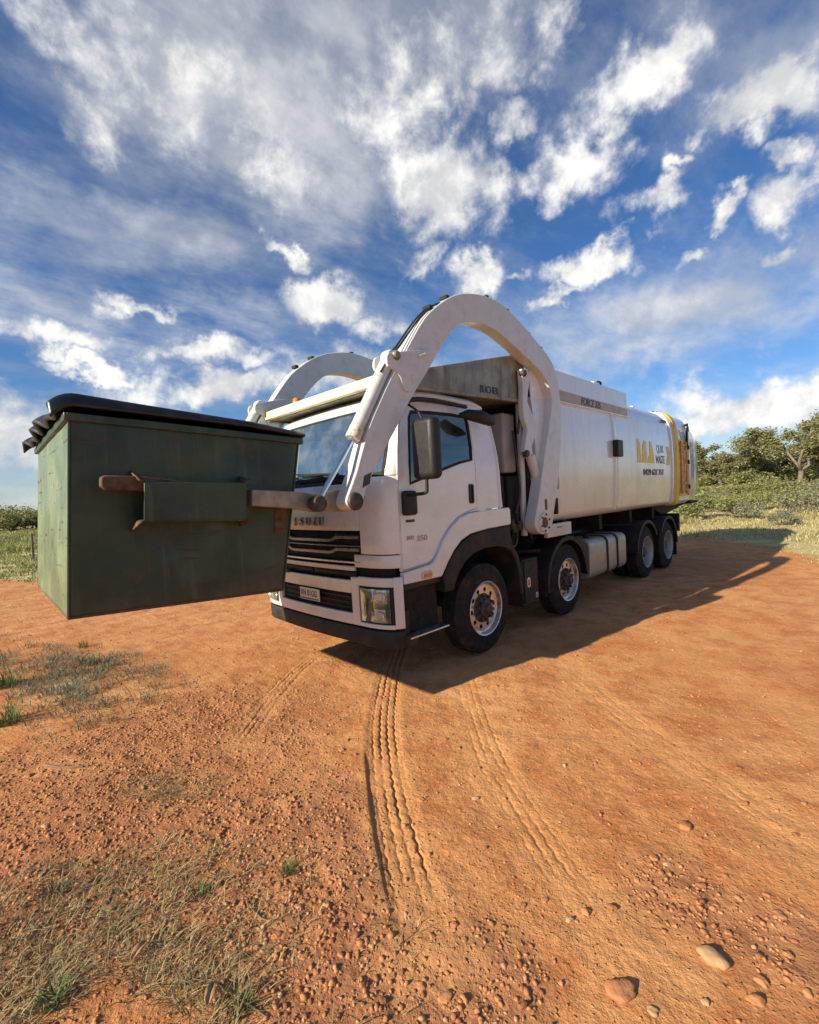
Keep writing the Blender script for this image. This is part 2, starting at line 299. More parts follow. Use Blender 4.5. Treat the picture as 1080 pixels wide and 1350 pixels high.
def plate(name, outer, y0, y1, m, parent=None, holes=(), bev=.004, seg=2, cuts=(), yf=None, axis='y', ang=35):
    """a 2D outline (x,z), with holes, as a solid between y0 and y1; yf(x,z) adds to y"""
    loops = [list(outer)]+[list(h) for h in holes]
    tris = tessellate_polygon([[Vector((a, b, 0)) for a, b in L] for L in loops])
    flat = [q for L in loops for q in L]; N = len(flat)
    vs = [(a, y0, b) for a, b in flat]+[(a, y1, b) for a, b in flat]
    fs = [tuple(t) for t in tris]+[tuple(k+N for k in t) for t in tris]; o0 = 0
    for L in loops:
        n = len(L)
        for i in range(n):
            j = (i+1) % n; fs.append((o0+i, o0+j, o0+j+N, o0+i+N))
        o0 += n
    me = bpy.data.meshes.new(name); me.from_pydata(vs, [], fs)
    bm = bmesh.new(); bm.from_mesh(me); bmesh.ops.recalc_face_normals(bm, faces=bm.faces)
    bmesh.ops.dissolve_limit(bm, angle_limit=.002, verts=bm.verts, edges=[e for e in bm.edges if len(e.link_faces) == 2 and abs(e.link_faces[0].normal.dot(e.link_faces[1].normal)) > .9999])
    for z in cuts: bmesh.ops.bisect_plane(bm, geom=bm.verts[:]+bm.edges[:]+bm.faces[:], plane_co=(0, 0, z), plane_no=(0, 0, 1))
    for v in bm.verts:
        if yf: v.co.y += yf(v.co.x, v.co.z)
        if axis == 'x': v.co = Vector((v.co.y, v.co.x, v.co.z))
        if axis == 'z': v.co = Vector((v.co.x, v.co.z, v.co.y))
    if axis != 'y': bmesh.ops.recalc_face_normals(bm, faces=bm.faces)
    bm.to_mesh(me); bm.free()
    o = link(name, me, m, parent, None, True, ang)
    if bev: bevel_mod(o, bev, seg)
    return o
def tube(name, pts, r, m, parent=None, sides=10, sm=0, ret=False):
    if sm: pts = smooth_loop(pts, sm, False)
    pts = [Vector(p) for p in pts]; n = len(pts); rr = r if isinstance(r, (list, tuple)) else [r]*n
    if len(rr) != n: rr = [rr[0]+(rr[-1]-rr[0])*i/(n-1) for i in range(n)]
    vs = []; fs = []; nrm = None
    for i, p in enumerate(pts):
        d = (pts[min(i+1, n-1)]-pts[max(i-1, 0)]).normalized()
        if nrm is None: nrm = d.orthogonal().normalized()
        nrm = (nrm-d*nrm.dot(d)).normalized(); b = d.cross(nrm)
        for k in range(sides):
            a = 2*math.pi*k/sides; vs.append(p+(nrm*math.cos(a)+b*math.sin(a))*rr[i])
    for i in range(n-1):
        for k in range(sides):
            k2 = (k+1) % sides; fs.append((i*sides+k, i*sides+k2, (i+1)*sides+k2, (i+1)*sides+k))
    fs.append(tuple(range(sides))[::-1]); fs.append(tuple((n-1)*sides+k for k in range(sides)))
    if ret: return vs, fs
    return raw(name, vs, fs, m, parent, True, 50)
def tubes(name, L, m, parent=None, sides=8, sm=0):
    VS = []; FS = []
    for pts, r in L:
        v, f = tube('', pts, r, None, None, sides, sm, True); o = len(VS); VS += v; FS += [tuple(k+o for k in q) for q in f]
    return raw(name, VS, FS, m, parent, True, 50)
def lathe(name, prof, m, parent=None, seg=48, c=(0, 0, 0), axis='y', loc=None):
    """profile of (radius, distance along axis), closed if first == last"""
    vs = []; fs = []; n = len(prof)
    for k in range(seg):
        a = 2*math.pi*k/seg
        for r, d in prof:
            q = (r*math.cos(a), d, r*math.sin(a)) if axis == 'y' else ((d, r*math.cos(a), r*math.sin(a)) if axis == 'x' else (r*math.cos(a), r*math.sin(a), d))
            vs.append((q[0]+c[0], q[1]+c[1], q[2]+c[2]))
    for k in range(seg):
        k2 = (k+1) % seg
        for i in range(n-1): fs.append((k*n+i, k*n+i+1, k2*n+i+1, k2*n+i))
    return raw(name, vs, fs, m, parent, True, 40)
def grid(name, fn, U, V, m, parent=None, th=0, ang=40):
    vs = [fn(u, v) for u in U for v in V]; nv = len(V)
    fs = [(i*nv+j, i*nv+j+1, (i+1)*nv+j+1, (i+1)*nv+j) for i in range(len(U)-1) for j in range(nv-1)]
    o = raw(name, vs, fs, m, parent, True, ang)
    if th: solid(o, th, 0)
    return o
def circle(cx, cz, r, n=24): return [(cx+r*math.cos(2*math.pi*i/n), cz+r*math.sin(2*math.pi*i/n)) for i in range(n)]
def rrect(x0, x1, z0, z1, r, n=4):
    out = []
    for cx, cz, a0 in ((x1-r, z1-r, 0), (x0+r, z1-r, 90), (x0+r, z0+r, 180), (x1-r, z0+r, 270)):
        for i in range(n+1):
            a = math.radians(a0+90*i/n); out.append((cx+r*math.cos(a), cz+r*math.sin(a)))
    return out
def empty(name, loc=(0, 0, 0)):
    e = bpy.data.objects.new(name, None); COL.objects.link(e); e.location = loc; e.empty_display_size = .2; return e
def text(name, s, size, loc, xdir, zdir, m, parent, depth=.003, bold=0.0, sx=1.0, shear=0.0):
    cu = bpy.data.curves.new(name, 'FONT'); cu.body = s; cu.size = size; cu.extrude = depth; cu.offset = bold; cu.shear = shear
    o = bpy.data.objects.new(name, cu); COL.objects.link(o); bpy.context.view_layer.update()
    me = bpy.data.meshes.new_from_object(o.evaluated_get(bpy.context.evaluated_depsgraph_get())); bpy.data.objects.remove(o); bpy.data.curves.remove(cu)
    xd = Vector(xdir).normalized(); zd = Vector(zdir).normalized(); nd = xd.cross(zd)
    for v in me.vertices: v.co = Vector(loc)+xd*v.co.x*sx+zd*v.co.y+nd*v.co.z
    me.name = name; me.materials.clear(); return link(name, me, m, parent, None, False)
def np_mesh(name, V, F, m, parent=None, loc=None, smooth=False):
    me = bpy.data.meshes.new(name); V = np.asarray(V, np.float32); F = np.asarray(F, np.int32); k = F.shape[1]
    me.vertices.add(len(V)); me.vertices.foreach_set('co', V.ravel()); me.loops.add(F.size); me.loops.foreach_set('vertex_index', F.ravel())
    me.polygons.add(len(F)); me.polygons.foreach_set('loop_start', np.arange(0, F.size, k, dtype=np.int32)); me.update(calc_edges=True)
    return link(name, me, m, parent, loc, smooth, 0)
# ------------------------------------------------------------------ ground
def _h(ix, iy, s):
    n = (ix.astype(np.int64)*374761393+iy.astype(np.int64)*668265263+s*974634777) & 0xffffffff
    n = ((n ^ (n >> 13))*1274126177) & 0xffffffff
    return ((n ^ (n >> 16)) & 0xffff)/65535.0
def vn(x, y, s=0):
    ix = np.floor(x); iy = np.floor(y); fx = x-ix; fy = y-iy; fx = fx*fx*(3-2*fx); fy = fy*fy*(3-2*fy)
    return (_h(ix, iy, s)*(1-fx)+_h(ix+1, iy, s)*fx)*(1-fy)+(_h(ix, iy+1, s)*(1-fx)+_h(ix+1, iy+1, s)*fx)*fy
def fbm(x, y, s=0, o=4):
    t = 0; a = .5
    for k in range(o): t = t+a*(vn(x*2**k, y*2**k, s+k)-.5); a *= .5
    return t
def sst(a, b, x): t = np.clip((x-a)/(b-a), 0, 1); return t*t*(3-2*t)
def near_line(x, y, line):
    """signed offset across and distance along a polyline"""
    best = np.full(x.shape, 1e9); off = np.zeros(x.shape); al = np.zeros(x.shape); s0 = 0
    for (ax, ay), (bx, by) in zip(line[:-1], line[1:]):
        L = math.hypot(bx-ax, by-ay); ux, uy = (bx-ax)/L, (by-ay)/L
        t = np.clip((x-ax)*ux+(y-ay)*uy, 0, L); ex = x-ax-ux*t; ey = y-ay-uy*t; d = np.hypot(ex, ey); k = d < best
        best[k] = d[k]; off[k] = (ux*ey-uy*ex)[k]; al[k] = s0+t[k]; s0 += L
    return best, off, al, s0
TRACK1 = smooth_loop([G(*q) for q in ((530, 845), (517, 880), (509, 920), (506, 960), (509, 1005), (514, 1045), (523, 1090), (536, 1145), (553, 1200), (575, 1260))], 4, False)
TRACK2 = smooth_loop([G(*q) for q in ((612, 885), (625, 935), (648, 1000), (683, 1060), (722, 1120), (762, 1180), (802, 1240), (850, 1310))], 4, False)
TRACK3 = smooth_loop([G(*q) for q in ((445, 842), (418, 862), (385, 890), (350, 930), (312, 985))], 4, False)
TRACK4 = smooth_loop([G(*q) for q in ((740, 870), (800, 930), (870, 980), (960, 1045), (1090, 1135))], 4, False)
TRACK5 = smooth_loop([G(*q) for q in ((860, 830), (960, 890), (1100, 960))], 4, False)
# (line, half width, depth, groove depth, fade-in, fade-out)
TRK = [(TRACK1, .125, .004, .0145, .0, .6), (TRACK2, .125, .0015, .0055, .1, .7), (TRACK3, .11, .002, .007, .1, .3), (TRACK4, .13, .002, .003, .3, .5), (TRACK5, .13, .002, .003, .3, .5)]
PAD = [G(-60, 752), G(20, 767), G(55, 768), (1.0, 12.6), (6.5, 11.5), (12.5, 7.5), G(902, 709), G(950, 712), G(1020, 722), G(1085, 742), (8.6, -5.2), (7.5, -9), (6, -30), (-60, -30), (-40, 8)]
def pad_dist(x, y):
    d, o, a, L = near_line(x, y, PAD+[PAD[0]])
    ins = np.zeros(x.shape, bool); n = len(PAD)
    for i in range(n):
        (ax, ay), (bx, by) = PAD[i], PAD[(i+1) % n]
        c = ((ay > y) != (by > y)) & (x < (bx-ax)*(y-ay)/((by-ay)+1e-12)+ax); ins ^= c
    return np.where(ins, d, -d)
def Hbase(x, y):
    x = np.asarray(x, float); y = np.asarray(y, float); r = np.hypot(x, y)
    rise = sst(13, 60, x-.2*y)*1.1+sst(60, 600, r)*0.0
    return rise+fbm(x*.06, y*.06, 11, 3)*1.0*sst(14, 60, r)+fbm(x*.5, y*.5, 3, 3)*.05*sst(3, 9, r)
GRAVEL_C = [(G(150, 1100), 1.5), (G(330, 1120), 1.1), (G(270, 960), 1.3), (G(60, 1040), 1.1), (G(440, 1280), .55), (G(620, 1300), .3), (G(900, 1180), .26), (G(1050, 1250), .3)]
def gravel_mask(x, y):
    g = np.zeros(np.shape(x))
    for (cx, cy), r in GRAVEL_C: g = np.maximum(g, 1-sst(.35*r, 1.1*r, np.hypot(x-cx, y-cy)))
    return np.clip(g*1.1+fbm(np.asarray(x)*1.2, np.asarray(y)*1.2, 41, 4)*1.6*(g > .02), 0, 1)
def packed_mask(x, y):
    p = np.zeros(np.shape(x))
    for ln, hw, d, g, a, b in TRK: p = np.maximum(p, 1-sst(hw*.8, hw*1.9, near_line(x, y, ln)[0]))
    return p
def Hfine(x, y):
    z = Hbase(x, y); r = np.hypot(x+1.5, y+1.5)
    fade = 1-sst(5, 16, r); pk = np.zeros(x.shape)
    z = z+fade*(fbm(x*1.3, y*1.3, 5, 4)*.035+fbm(x*9, y*9, 7, 4)*.013*(1+1.2*gravel_mask(x, y)))
    for ln, hw, dp, gr, fi, fo in TRK:
        d, o, al, L = near_line(x, y, ln); k = (sst(0, fi+1e-3, al))*(1-sst(L-fo, L+.02, al))*(d < hw*2.2)
        wob = fbm(al*3, o*0+.3, 21, 2)*.03
        prof = -dp*(1-sst(hw*.85, hw*1.05, d)) + dp*.4*np.exp(-((d-hw*1.22)/(hw*.16))**2)
        for q in (-.66, -.22, .22, .66):                      # the ribs of the tyre, with zigzag edges
            zig = .011*np.abs(((al*11+q*2) % 1)*2-1)-.0055+fbm(al*14, o*0+q*3, 27, 2)*.008
            prof = prof-gr*np.exp(-((o-q*hw+zig+wob*.3)/.0062)**2)*np.clip(.80+fbm(al*3.0, o*0+q*9, 33, 3)*2.4, .0, 1.3)
        z = z+k*prof
    # the deeper left edge of the first rut
    d, o, al, L = near_line(x, y, smooth_loop([G(*q) for q in ((479, 980), (484, 1040), (490, 1090), (500, 1140), (514, 1210))], 4, False))
    lo = 1-sst(L-.3, L+.1, al); z = z+np.where(d < .4, lo*sst(0, .25, al)*(.009*(o > 0)*np.exp(-(d/.16)**2)*np.clip(d/.012, 0, 1)), 0)*RUTSIGN
    return z
RUTSIGN = -1.0
d_, o_, a_, l_ = near_line(np.array([G(440, 1100)[0]]), np.array([G(440, 1100)[1]]), [G(479, 980), G(490, 1090), G(514, 1210)])
RUT_LEFT_POS = o_[0] > 0
if RUT_LEFT_POS: RUTSIGN = 1.0
def axis_pts(a, b, step, far, g=1.09):
    mid = list(np.arange(a, b, step)); hi = []; s = step; p = mid[-1]
    while p < far: s *= g; p += s; hi.append(p)
    lo = []; s = step; p = a
    while p > -far: s *= g; p -= s; lo.append(p)
    return np.array(lo[::-1]+mid+hi)
gx = axis_pts(-3.15, 1.2, .0075, 1800); gy = axis_pts(-4.0, .2, .0075, 1800)
X, Y = np.meshgrid(gx, gy, indexing='ij'); xf, yf_ = X.ravel(), Y.ravel()
zf = Hfine(xf, yf_)
nx, ny = X.shape; idx = np.arange(nx*ny).reshape(nx, ny)
F = np.stack([idx[:-1, :-1], idx[1:, :-1], idx[1:, 1:], idx[:-1, 1:]], -1).reshape(-1, 4)
ground = np_mesh('ground', np.stack([xf, yf_, zf], -1), F, 'red_earth', smooth=True)
ground['kind'] = 'structure'
PATCH = [(G(95, 905), .55), (G(10, 930), .5), (G(140, 880), .35)]
def grass_mask(x, y):
    pd = pad_dist(x, y); g = 1-sst(-.6, .35, pd)
    for (cx, cy), r in PATCH: g = np.maximum(g, .42*(1-sst(.3*r, r, np.hypot(x-cx, (y-cy)*.6))))
    return g
for nm, fn in (('grass', grass_mask), ('gravel', gravel_mask), ('packed', packed_mask)):
    at = ground.data.attributes.new(nm, 'FLOAT', 'POINT'); at.data.foreach_set('value', np.asarray(fn(xf, yf_), np.float32))
# ------------------------------------------------------------------ the truck
truck = tag(empty('garbage_truck'), 'white eight-wheel front-loading garbage truck holding up a green bin', 'truck')
T = truck
CW = 1.18
def Wd(z): return CW if z < 2.0 else CW-.105*((z-2.0)/.8)**1.6
def c_of(t):
    y = abs(t)*CW
    if y < .8: return .035*(y/.8)**2
    s = min((y-.8)/(CW-.8), .9995); return .035+.165*(1-math.sqrt(1-s*s))
def base_x(z):
    pts = [(0.3, -.19), (1.0, -.20), (1.9, -.20), (1.98, -.175), (2.66, .055), (2.74, .11), (2.80, .20), (2.835, .32)]
    for (a, xa), (b, xb) in zip(pts[:-1], pts[1:]):
        if z <= b: return xa+(xb-xa)*(z-a)/(b-a)
    return .32
def FR(t, z, off=0.0):
    """a point on the cab's front skin; t runs -1..1 across the cab, off pushes it forward"""
    w_ = Wd(z); x = base_x(z)+c_of(t)*(1.0 if z < 2.0 else 1-.25*(z-2.0)); e = .004
    n = Vector((-1, 0, 0)); dc = (c_of(min(t+e, 1))-c_of(max(t-e, -1)))/((min(t+e, 1)-max(t-e, -1))*CW); n = Vector((-1, dc, 0)).normalized()
    return Vector((x, t*w_, z))+n*off
def lin(a, b, n): return [a+(b-a)*i/(n-1) for i in range(n)]
def TT(t0, t1):
    n = max(4, int(abs(t1-t0)*26)); L = lin(t0, t1, n)
    return L
def fstrip(name, t0, t1, z0, z1, m, parent, off=0.0, th=.025, nz=4, bev=.004):
    o = grid(name, lambda t, z: FR(t, z, off), TT(t0, t1), lin(z0, z1, nz), m, parent)
    me = o.data
    if sum((p.normal.x for p in me.polygons)) > 0: me.flip_normals()
    s = solid(o, th, -1)
    if bev: bevel_mod(o, bev, 2, 50)
    return o
# --- cab, front
fstrip('front_backing', -.99, .99, .42, 1.99, 'soft_black', T, -.06, .02, 4, 0)
fp = fstrip('front_panel', -.675, .675, 1.475, 1.93, 'cab_white', T, .0, .03, 5)
for s in (-1, 1): fstrip('corner_panel', s*.685, s*1.0, 1.255, 1.975, 'cab_white', T, .002, .03, 6)
for s in (-1, 1): fstrip('corner_skirt', s*.60, s*1.0, 1.125, 1.245, 'cab_white', T, .0, .03, 3)
fstrip('centre_skirt', -.595, .595, 1.085, 1.13, 'cab_white', T, .0, .03, 3)
fstrip('cowl', -.94, .94, 1.935, 1.985, 'black_plastic', T, -.02, .02, 3)
for k, ch in enumerate('ISUZU'):
    yy = .275-.118*k; text('badge_letter', ch, .125, (-.213-.0+c_of(yy/CW), yy, 1.525), (0, -1, 0), (0, 0, 1), 'slat', fp, .012, .0015, .95 if ch != 'I' else 1.0)
gr = fstrip('grille', -.675, .675, 1.15, 1.468, 'soft_black', T, -.035, .02, 4, 0)
for zc in (1.455, 1.335, 1.215):
    for s in (-1, 1):
        # chrome slat that dips towards the outer end and rises round a black block
        pr = [(.0, -.055), (.16, -.055), (.30, -.052), (.345, .0), (.50, .0)]
        pts = [FR(s*t, zc+dz, .012) for t, dz in ((.0, -.035), (.12, -.037), (.24, -.040), (.30, -.028), (.345, .0), (.42, .0), (.49, .0))]
        if zc > 1.23:
            L = []
            for t, dz in ((0, -.078), (.14, -.080), (.29, -.080), (.335, -.070), (.375, -.050), (.44, -.046), (.55, -.046), (.66, -.044)): L.append(FR(s*t, zc+dz, .012))
            vs = []; fs = []
            for p in L: vs += [p+Vector((0, 0, .013)), p+Vector((.02, 0, .018)), p+Vector((.02, 0, -.018)), p+Vector((0, 0, -.013))]
            for i in range(len(L)-1):
                for k in range(4): fs.append((i*4+k, i*4+(k+1) % 4, i*4+4+(k+1) % 4, i*4+4+k))
            fs += [(0, 1, 2, 3), tuple(len(vs)-4+k for k in range(4))]
            raw('grille_slat', vs, fs, 'slat', gr)
            fstrip('grille_block', s*.36, s*.515, zc-.040, zc-.010, 'black_plastic', gr, -.005, .02, 2)
fstrip('grille_bar', -.675, .675, 1.318, 1.330, 'slat', gr, -.004, .02, 2)
fstrip('grille_bar', -.675, .675, 1.158, 1.178, 'chrome', gr, .006, .03, 2)
for s in (-1, 1): fstrip('under_slot', s*.01, s*.585, 1.006, 1.078, 'black_plastic', T, -.03, .02, 2, 0)
# bumper
def bump_off(z): return -.012 if z > .9 else (.014 if z > .62 else .014-.05*((.62-z)/.12))
hole_t = .555
bp = empty('bumper'); bp.parent = T
bs = []
def bstrip(t0, t1, z0, z1, m='cab_white', off=.02, nz=4, name='bumper_panel', bev=.006): return fstrip(name, t0, t1, z0, z1, m, bp, off, .04, nz, bev)
bstrip(-.56, .56, .87, .995); bstrip(-.56, .56, .565, .675)
def lamp_pt(s, t, z, off): return FR(s*t, z, off)
for s in (-1, 1):
    bstrip(s*.56, s*.645, .565, 1.03); bstrip(s*.965, s*1.0, .57, 1.045); bstrip(s*.645, s*.965, .955, 1.04); bstrip(s*.645, s*.965, .565, .605)
    bstrip(s*.02+s*0, s*.56, .685, .86, 'soft_black', -.02, 2, 'intake_mesh', 0)
    hl = bstrip(s*.648, s*.962, .608, .952, 'black_plastic', .005, 3, 'headlight_surround', .01)
    a, b = (.70, .935)
    fstrip('reflector', s*.69, s*.915, .80, .93, 'badge', hl, .012, .006, 5, .004)
    fstrip('turn_lamp', s*.70, s*.90, .64, .745, 'badge', hl, .012, .006, 4, .004)
    for tt, zz_, rr in ((.765, .868, .056), (.87, .862, .050), (.76, .69, .042), (.86, .69, .042)):
        q = FR(s*tt, zz_, .018); lathe('lamp_bowl', [(.0, .018), (rr*.5, .012), (rr*.9, -.004), (rr, -.008), (rr*1.06, -.004), (rr*1.06, .01)], 'chrome', hl, 20, q, 'x')
    fstrip('lens_cover', s*.672, s*.94, .625, .938, 'lamp_glass', hl, .030, .004, 6, .004)
for zc in (.72, .772, .824): bstrip(-.55, .55, zc-.009, zc+.009, 'black_plastic', -.008, 2, 'intake_bar', 0)
pl = box('number_plate', (-.243, -.236), (-.185, .185), (.735, .862), 'plate_white', bp, .003)
text('plate_text', 'XN 01GG', .088, (-.2445, .172, .778), (0, -1, 0), (0, 0, 1), 'dark_print', pl, .001, .0008, .84)
box('plate_band', (-.2455, -.2435), (-.17, .17), (.743, .758), 'plate_violet', pl, 0)
lp = fstrip('lower_lip', -1.0, 1.0, .385, .545, 'fender_black', bp, .015, .05, 3, .012)
for s in (-1, 1): box('lip_return', (0.0, .16), sorted((s*1.195, s*1.10)), (.385, .50), 'fender_black', bp, .012)
box('tow_eye', (-.235, -.19), (.44, .52), (.99, 1.03), 'hub_rust', bp, .008)
# windscreen, pillars, roof
ws = grid('windscreen', lambda t, z: FR(t, z, -.004), TT(-.925, .925), lin(1.985, 2.665, 8), 'windscreen', T)
grid('sun_strip', lambda t, z: FR(t, z, -.010), TT(-.92, .92), lin(2.50, 2.66, 4), 'sun_strip', ws)
grid('windscreen_seal', lambda t, z: FR(t, z, .001), TT(-.925, .925), [1.984, 2.018], 'soft_black', ws)
grid('windscreen_seal', lambda t, z: FR(t, z, .001), TT(-.925, .925), [2.645, 2.668], 'soft_black', ws)
for s in (-1, 1):
    grid('windscreen_seal', lambda t, z: FR(t, z, .001), lin(s*.90, s*.928, 3), lin(1.99, 2.665, 8), 'soft_black', ws)
    fstrip('windscreen_pillar', s*.928, s*.9999, 1.98, 2.74, 'cab_white', T, .004, .04, 8, .004)
for a, b in (((-.62, 2.0), (.20, 2.04)), ((.10, 1.995), (.86, 2.045))):
    q = [FR(a[0]/CW, 1.955, .03), FR((a[0]*.7+b[0]*.3)/CW, 1.995, .03), FR((a[0]+b[0])/2/CW, b[1], .028), FR(b[0]/CW, b[1]+.02, .028)]
    tubes('wiper', [(q, .010), ([FR(t/CW, b[1]-.012+.05*(t-a[0])/(b[0]-a[0]), .022) for t in lin(a[0]+.1, b[0]+.05, 6)], .009)], 'soft_black', ws)
def roof_pt(u, t):
    prof = [(.055, 2.66), (.10, 2.73), (.18, 2.785), (.32, 2.825), (.7, 2.845), (1.3, 2.835), (1.48, 2.80), (1.585, 2.70), (1.635, 2.50), (1.665, 2.0), (1.685, 1.38)]
    k = u*(len(prof)-1); i = min(int(k), len(prof)-2); f_ = k-i
    x = prof[i][0]*(1-f_)+prof[i+1][0]*f_; z = prof[i][1]*(1-f_)+prof[i+1][1]*f_
    w_ = Wd(min(z, 2.74)); a = abs(t)
    if x < .5: x += c_of(t)*(.8 if x < .2 else .8*(1-(x-.2)/.3))*1.0
    if a > .88:
        s = min((a-.88)/.12, 1); dr = .075*(1-math.sqrt(max(0, 1-s*s)))
        if z > 2.6: z -= dr
        if x > 1.5: x -= dr*.8
    return Vector((x, t*w_, z))
rf = grid('roof', roof_pt, [i/40 for i in range(41)], [-1, -.995, -.985, -.97, -.95, -.92, -.88]+lin(-.8, .8, 13)+[.88, .92, .95, .97, .985, .995, 1], 'cab_white', T)
solid(rf, .03, 0)
# sides
def tumble(sgn): return lambda x, z: -sgn*0 + (CW-Wd(z))*(-sgn) if z > 2.0 else 0.0
side = [(-.003, .985), (.0, 1.3), (.005, 2.0), (.03, 2.2), (.08, 2.43), (.16, 2.6), (.27, 2.72), (.42, 2.755), (.8, 2.772), (1.3, 2.765), (1.46, 2.735), (1.56, 2.66), (1.61, 2.52), (1.645, 2.2), (1.675, 1.7), (1.69, 1.60)]
arch_o = [(1.69, 1.60), (1.35, 1.595), (1.02, 1.575), (.86, 1.53), (.70, 1.44), (.58, 1.33), (.48, 1.20), (.42, 1.135), (.36, 1.115), (.0, 1.085)]
door_o = [(.018, 1.10), (.016, 1.6), (.022, 2.0), (.05, 2.22), (.10, 2.43), (.18, 2.60), (.28, 2.685), (.45, 2.705), (1.10, 2.715), (1.17, 2.68), (1.19, 2.5), (1.19, 1.615), (1.03, 1.592), (.86, 1.545), (.71, 1.458), (.59, 1.345), (.49, 1.22), (.43, 1.152), (.36, 1.128)]
def grow(L, d):
    n = len(L); out = []; cx = sum(p[0] for p in L)/n; A = sum(L[i][0]*L[(i+1) % n][1]-L[(i+1) % n][0]*L[i][1] for i in range(n))
    for i in range(n):
        a = Vector(L[i-1]); b = Vector(L[i]); c = Vector(L[(i+1) % n]); e1 = (b-a).normalized(); e2 = (c-b).normalized(); t_ = (e1+e2).normalized()
        nrm = Vector((t_.y, -t_.x))*(1 if A > 0 else -1); out.append(tuple(b+nrm*d))
    return out
win = S(-1.165, [(538, 639), (560, 630), (586, 618.5), (605, 611), (621, 607), (621.5, 590), (620.5, 560), (619, 548), (600, 544), (570, 541), (545, 540), (541, 549), (538.5, 575), (537, 610)])
win = [(x+.01, z) for x, z in win]
for sg in (-1, 1):
    yo = sg*CW; yi = sg*(CW-.03); tf = (lambda s_: (lambda x, z: -s_*(CW-Wd(z))))(sg)
    outer = [(x+.0, z) for x, z in side]+[(1.69, 1.605)]
    outer = side[:1]+side[1:]+arch_o[1:-1]+[(.0, 1.085)]
    outer = [p for p in side[1:]]+arch_o[1:-1]+[(.001, 1.088)]
    cs = plate('cab_side', outer, yi, yo, 'cab_white', T, [grow(door_o, .007)], .004, 2, (2.02, 2.15, 2.3, 2.45, 2.6), tf)
    dr = plate('door', door_o, yi, yo-sg*.001, 'cab_white', T, [win], .006, 2, (2.02, 2.15, 2.3, 2.45, 2.6), tf)
    plate('window_seal', grow(win, .004), sg*(CW-.018), sg*(CW+.004), 'soft_black', dr, [grow(win, -.022)], .003, 2, (2.02, 2.15, 2.3, 2.45, 2.6), tf)
    plate('window_glass', grow(win, -.012), sg*(CW-.014), sg*(CW-.010), 'side_glass', dr, [], 0, 1, (2.02, 2.15, 2.3, 2.45, 2.6), tf)
    plate('door_handle', rrect(1.055, 1.135, 1.67, 1.88, .022), sg*(CW-.01), sg*(CW+.012), 'black_plastic', dr, [rrect(1.075, 1.117, 1.69, 1.86, .015)], .003)
    plate('handle_pocket', rrect(1.07, 1.12, 1.68, 1.87, .015), sg*(CW-.02), sg*(CW+.002), 'soft_black', dr, [], 0)
    # white wheel-arch trim that stands proud of the cab side
    tr_o = [(0.005, .97), (.005, 1.08), (.36, 1.108), (.42, 1.128), (.48, 1.193), (.575, 1.325), (.695, 1.438), (.855, 1.53), (1.02, 1.57), (1.35, 1.588), (1.80, 1.593), (1.815, 1.42), (1.80, 1.385), (1.35, 1.375), (1.08, 1.35), (.93, 1.30), (.80, 1.22), (.70, 1.11), (.63, .985), (.615, .965)]
    tr_o = [(0.005, .97), (.005, 1.08), (.36, 1.108), (.42, 1.128), (.48, 1.193), (.575, 1.325), (.695, 1.438), (.855, 1.53), (1.02, 1.57), (1.35, 1.588), (1.78, 1.593), (1.81, 1.57), (1.815, 1.42), (1.80, 1.385), (1.35, 1.375), (1.02, 1.345), (.86, 1.29), (.735, 1.20), (.63, 1.09), (.545, .985), (.53, .965)]
    at_ = plate('arch_trim', tr_o, sg*(CW-.04), sg*(CW+.028), 'cab_white', T, [], .014, 3)
    plate('side_marker_lamp', rrect(.235, .375, .985, 1.05, .015), sg*(CW+.027), sg*(CW+.042), 'lens', at_, [], .004)
    plate('side_marker_amber', rrect(.25, .36, .995, 1.035, .01), sg*(CW+.041), sg*(CW+.048), 'amber', at_, [], .003)
    # black wheel-arch flare and liner
    def arc(cx, cz, r, a0, a1, n=14): return [(cx+r*math.cos(math.radians(a0+(a1-a0)*i/(n-1))), cz+r*math.sin(math.radians(a0+(a1-a0)*i/(n-1)))) for i in range(n)]
    flare = [(.56, .80), (.545, .97), (.62, 1.07), (.74, 1.19), (.87, 1.275), (1.03, 1.335), (1.35, 1.365), (1.78, 1.37), (1.79, 1.20), (1.85, 1.10)]+[(1.80, 1.06), (1.70, 1.115), (1.5, 1.16)]+[(1.25, 1.165), (1.05, 1.13), (.90, 1.06), (.79, .96), (.72, .86), (.70, .80)]
    fl = plate('arch_flare', flare, sg*(CW-.10), sg*(CW+.035), 'fender_black', T, [], .014, 3)
    plate('mudguard_rear', [(1.72, 1.15), (1.86, 1.12), (1.95, 1.0), (2.01, .84), (2.03, .52), (1.97, .52), (1.945, .80), (1.89, .95), (1.80, 1.06), (1.70, 1.10)], sg*.82, sg*1.205, 'fender_black', T, [], .012)
    box('inner_guard', (.55, 1.85), sorted((sg*.80, sg*1.06)), (1.17, 1.36), 'chassis_black', T, .03)
    # steps
    st = box('step_well', (-.02, .56), sorted((sg*.72, sg*1.10)), (.42, .955), 'chassis_black', T, .02)
    for zc, x0, x1, yo_ in ((.47, .05, .60, 1.21),):
        box('step_tread', (x0, x1), sorted((sg*.95, sg*yo_)), (zc-.02, zc), 'alloy', st, .006)
    box('step_riser', (-.01, .09), sorted((sg*1.08, sg*1.165)), (.45, .72), 'black_plastic', st, .015)
    box('fog_reflector', (.0, .075), sorted((sg*1.165, sg*1.175)), (.5, .66), 'soft_black', st, .01)
    box('side_skirt', (-.02, .58), sorted((sg*1.06, sg*1.165)), (.905, .968), 'black_plastic', T, .01)
    # mirrors
    mr_ = empty('mirror'); mr_.parent = T
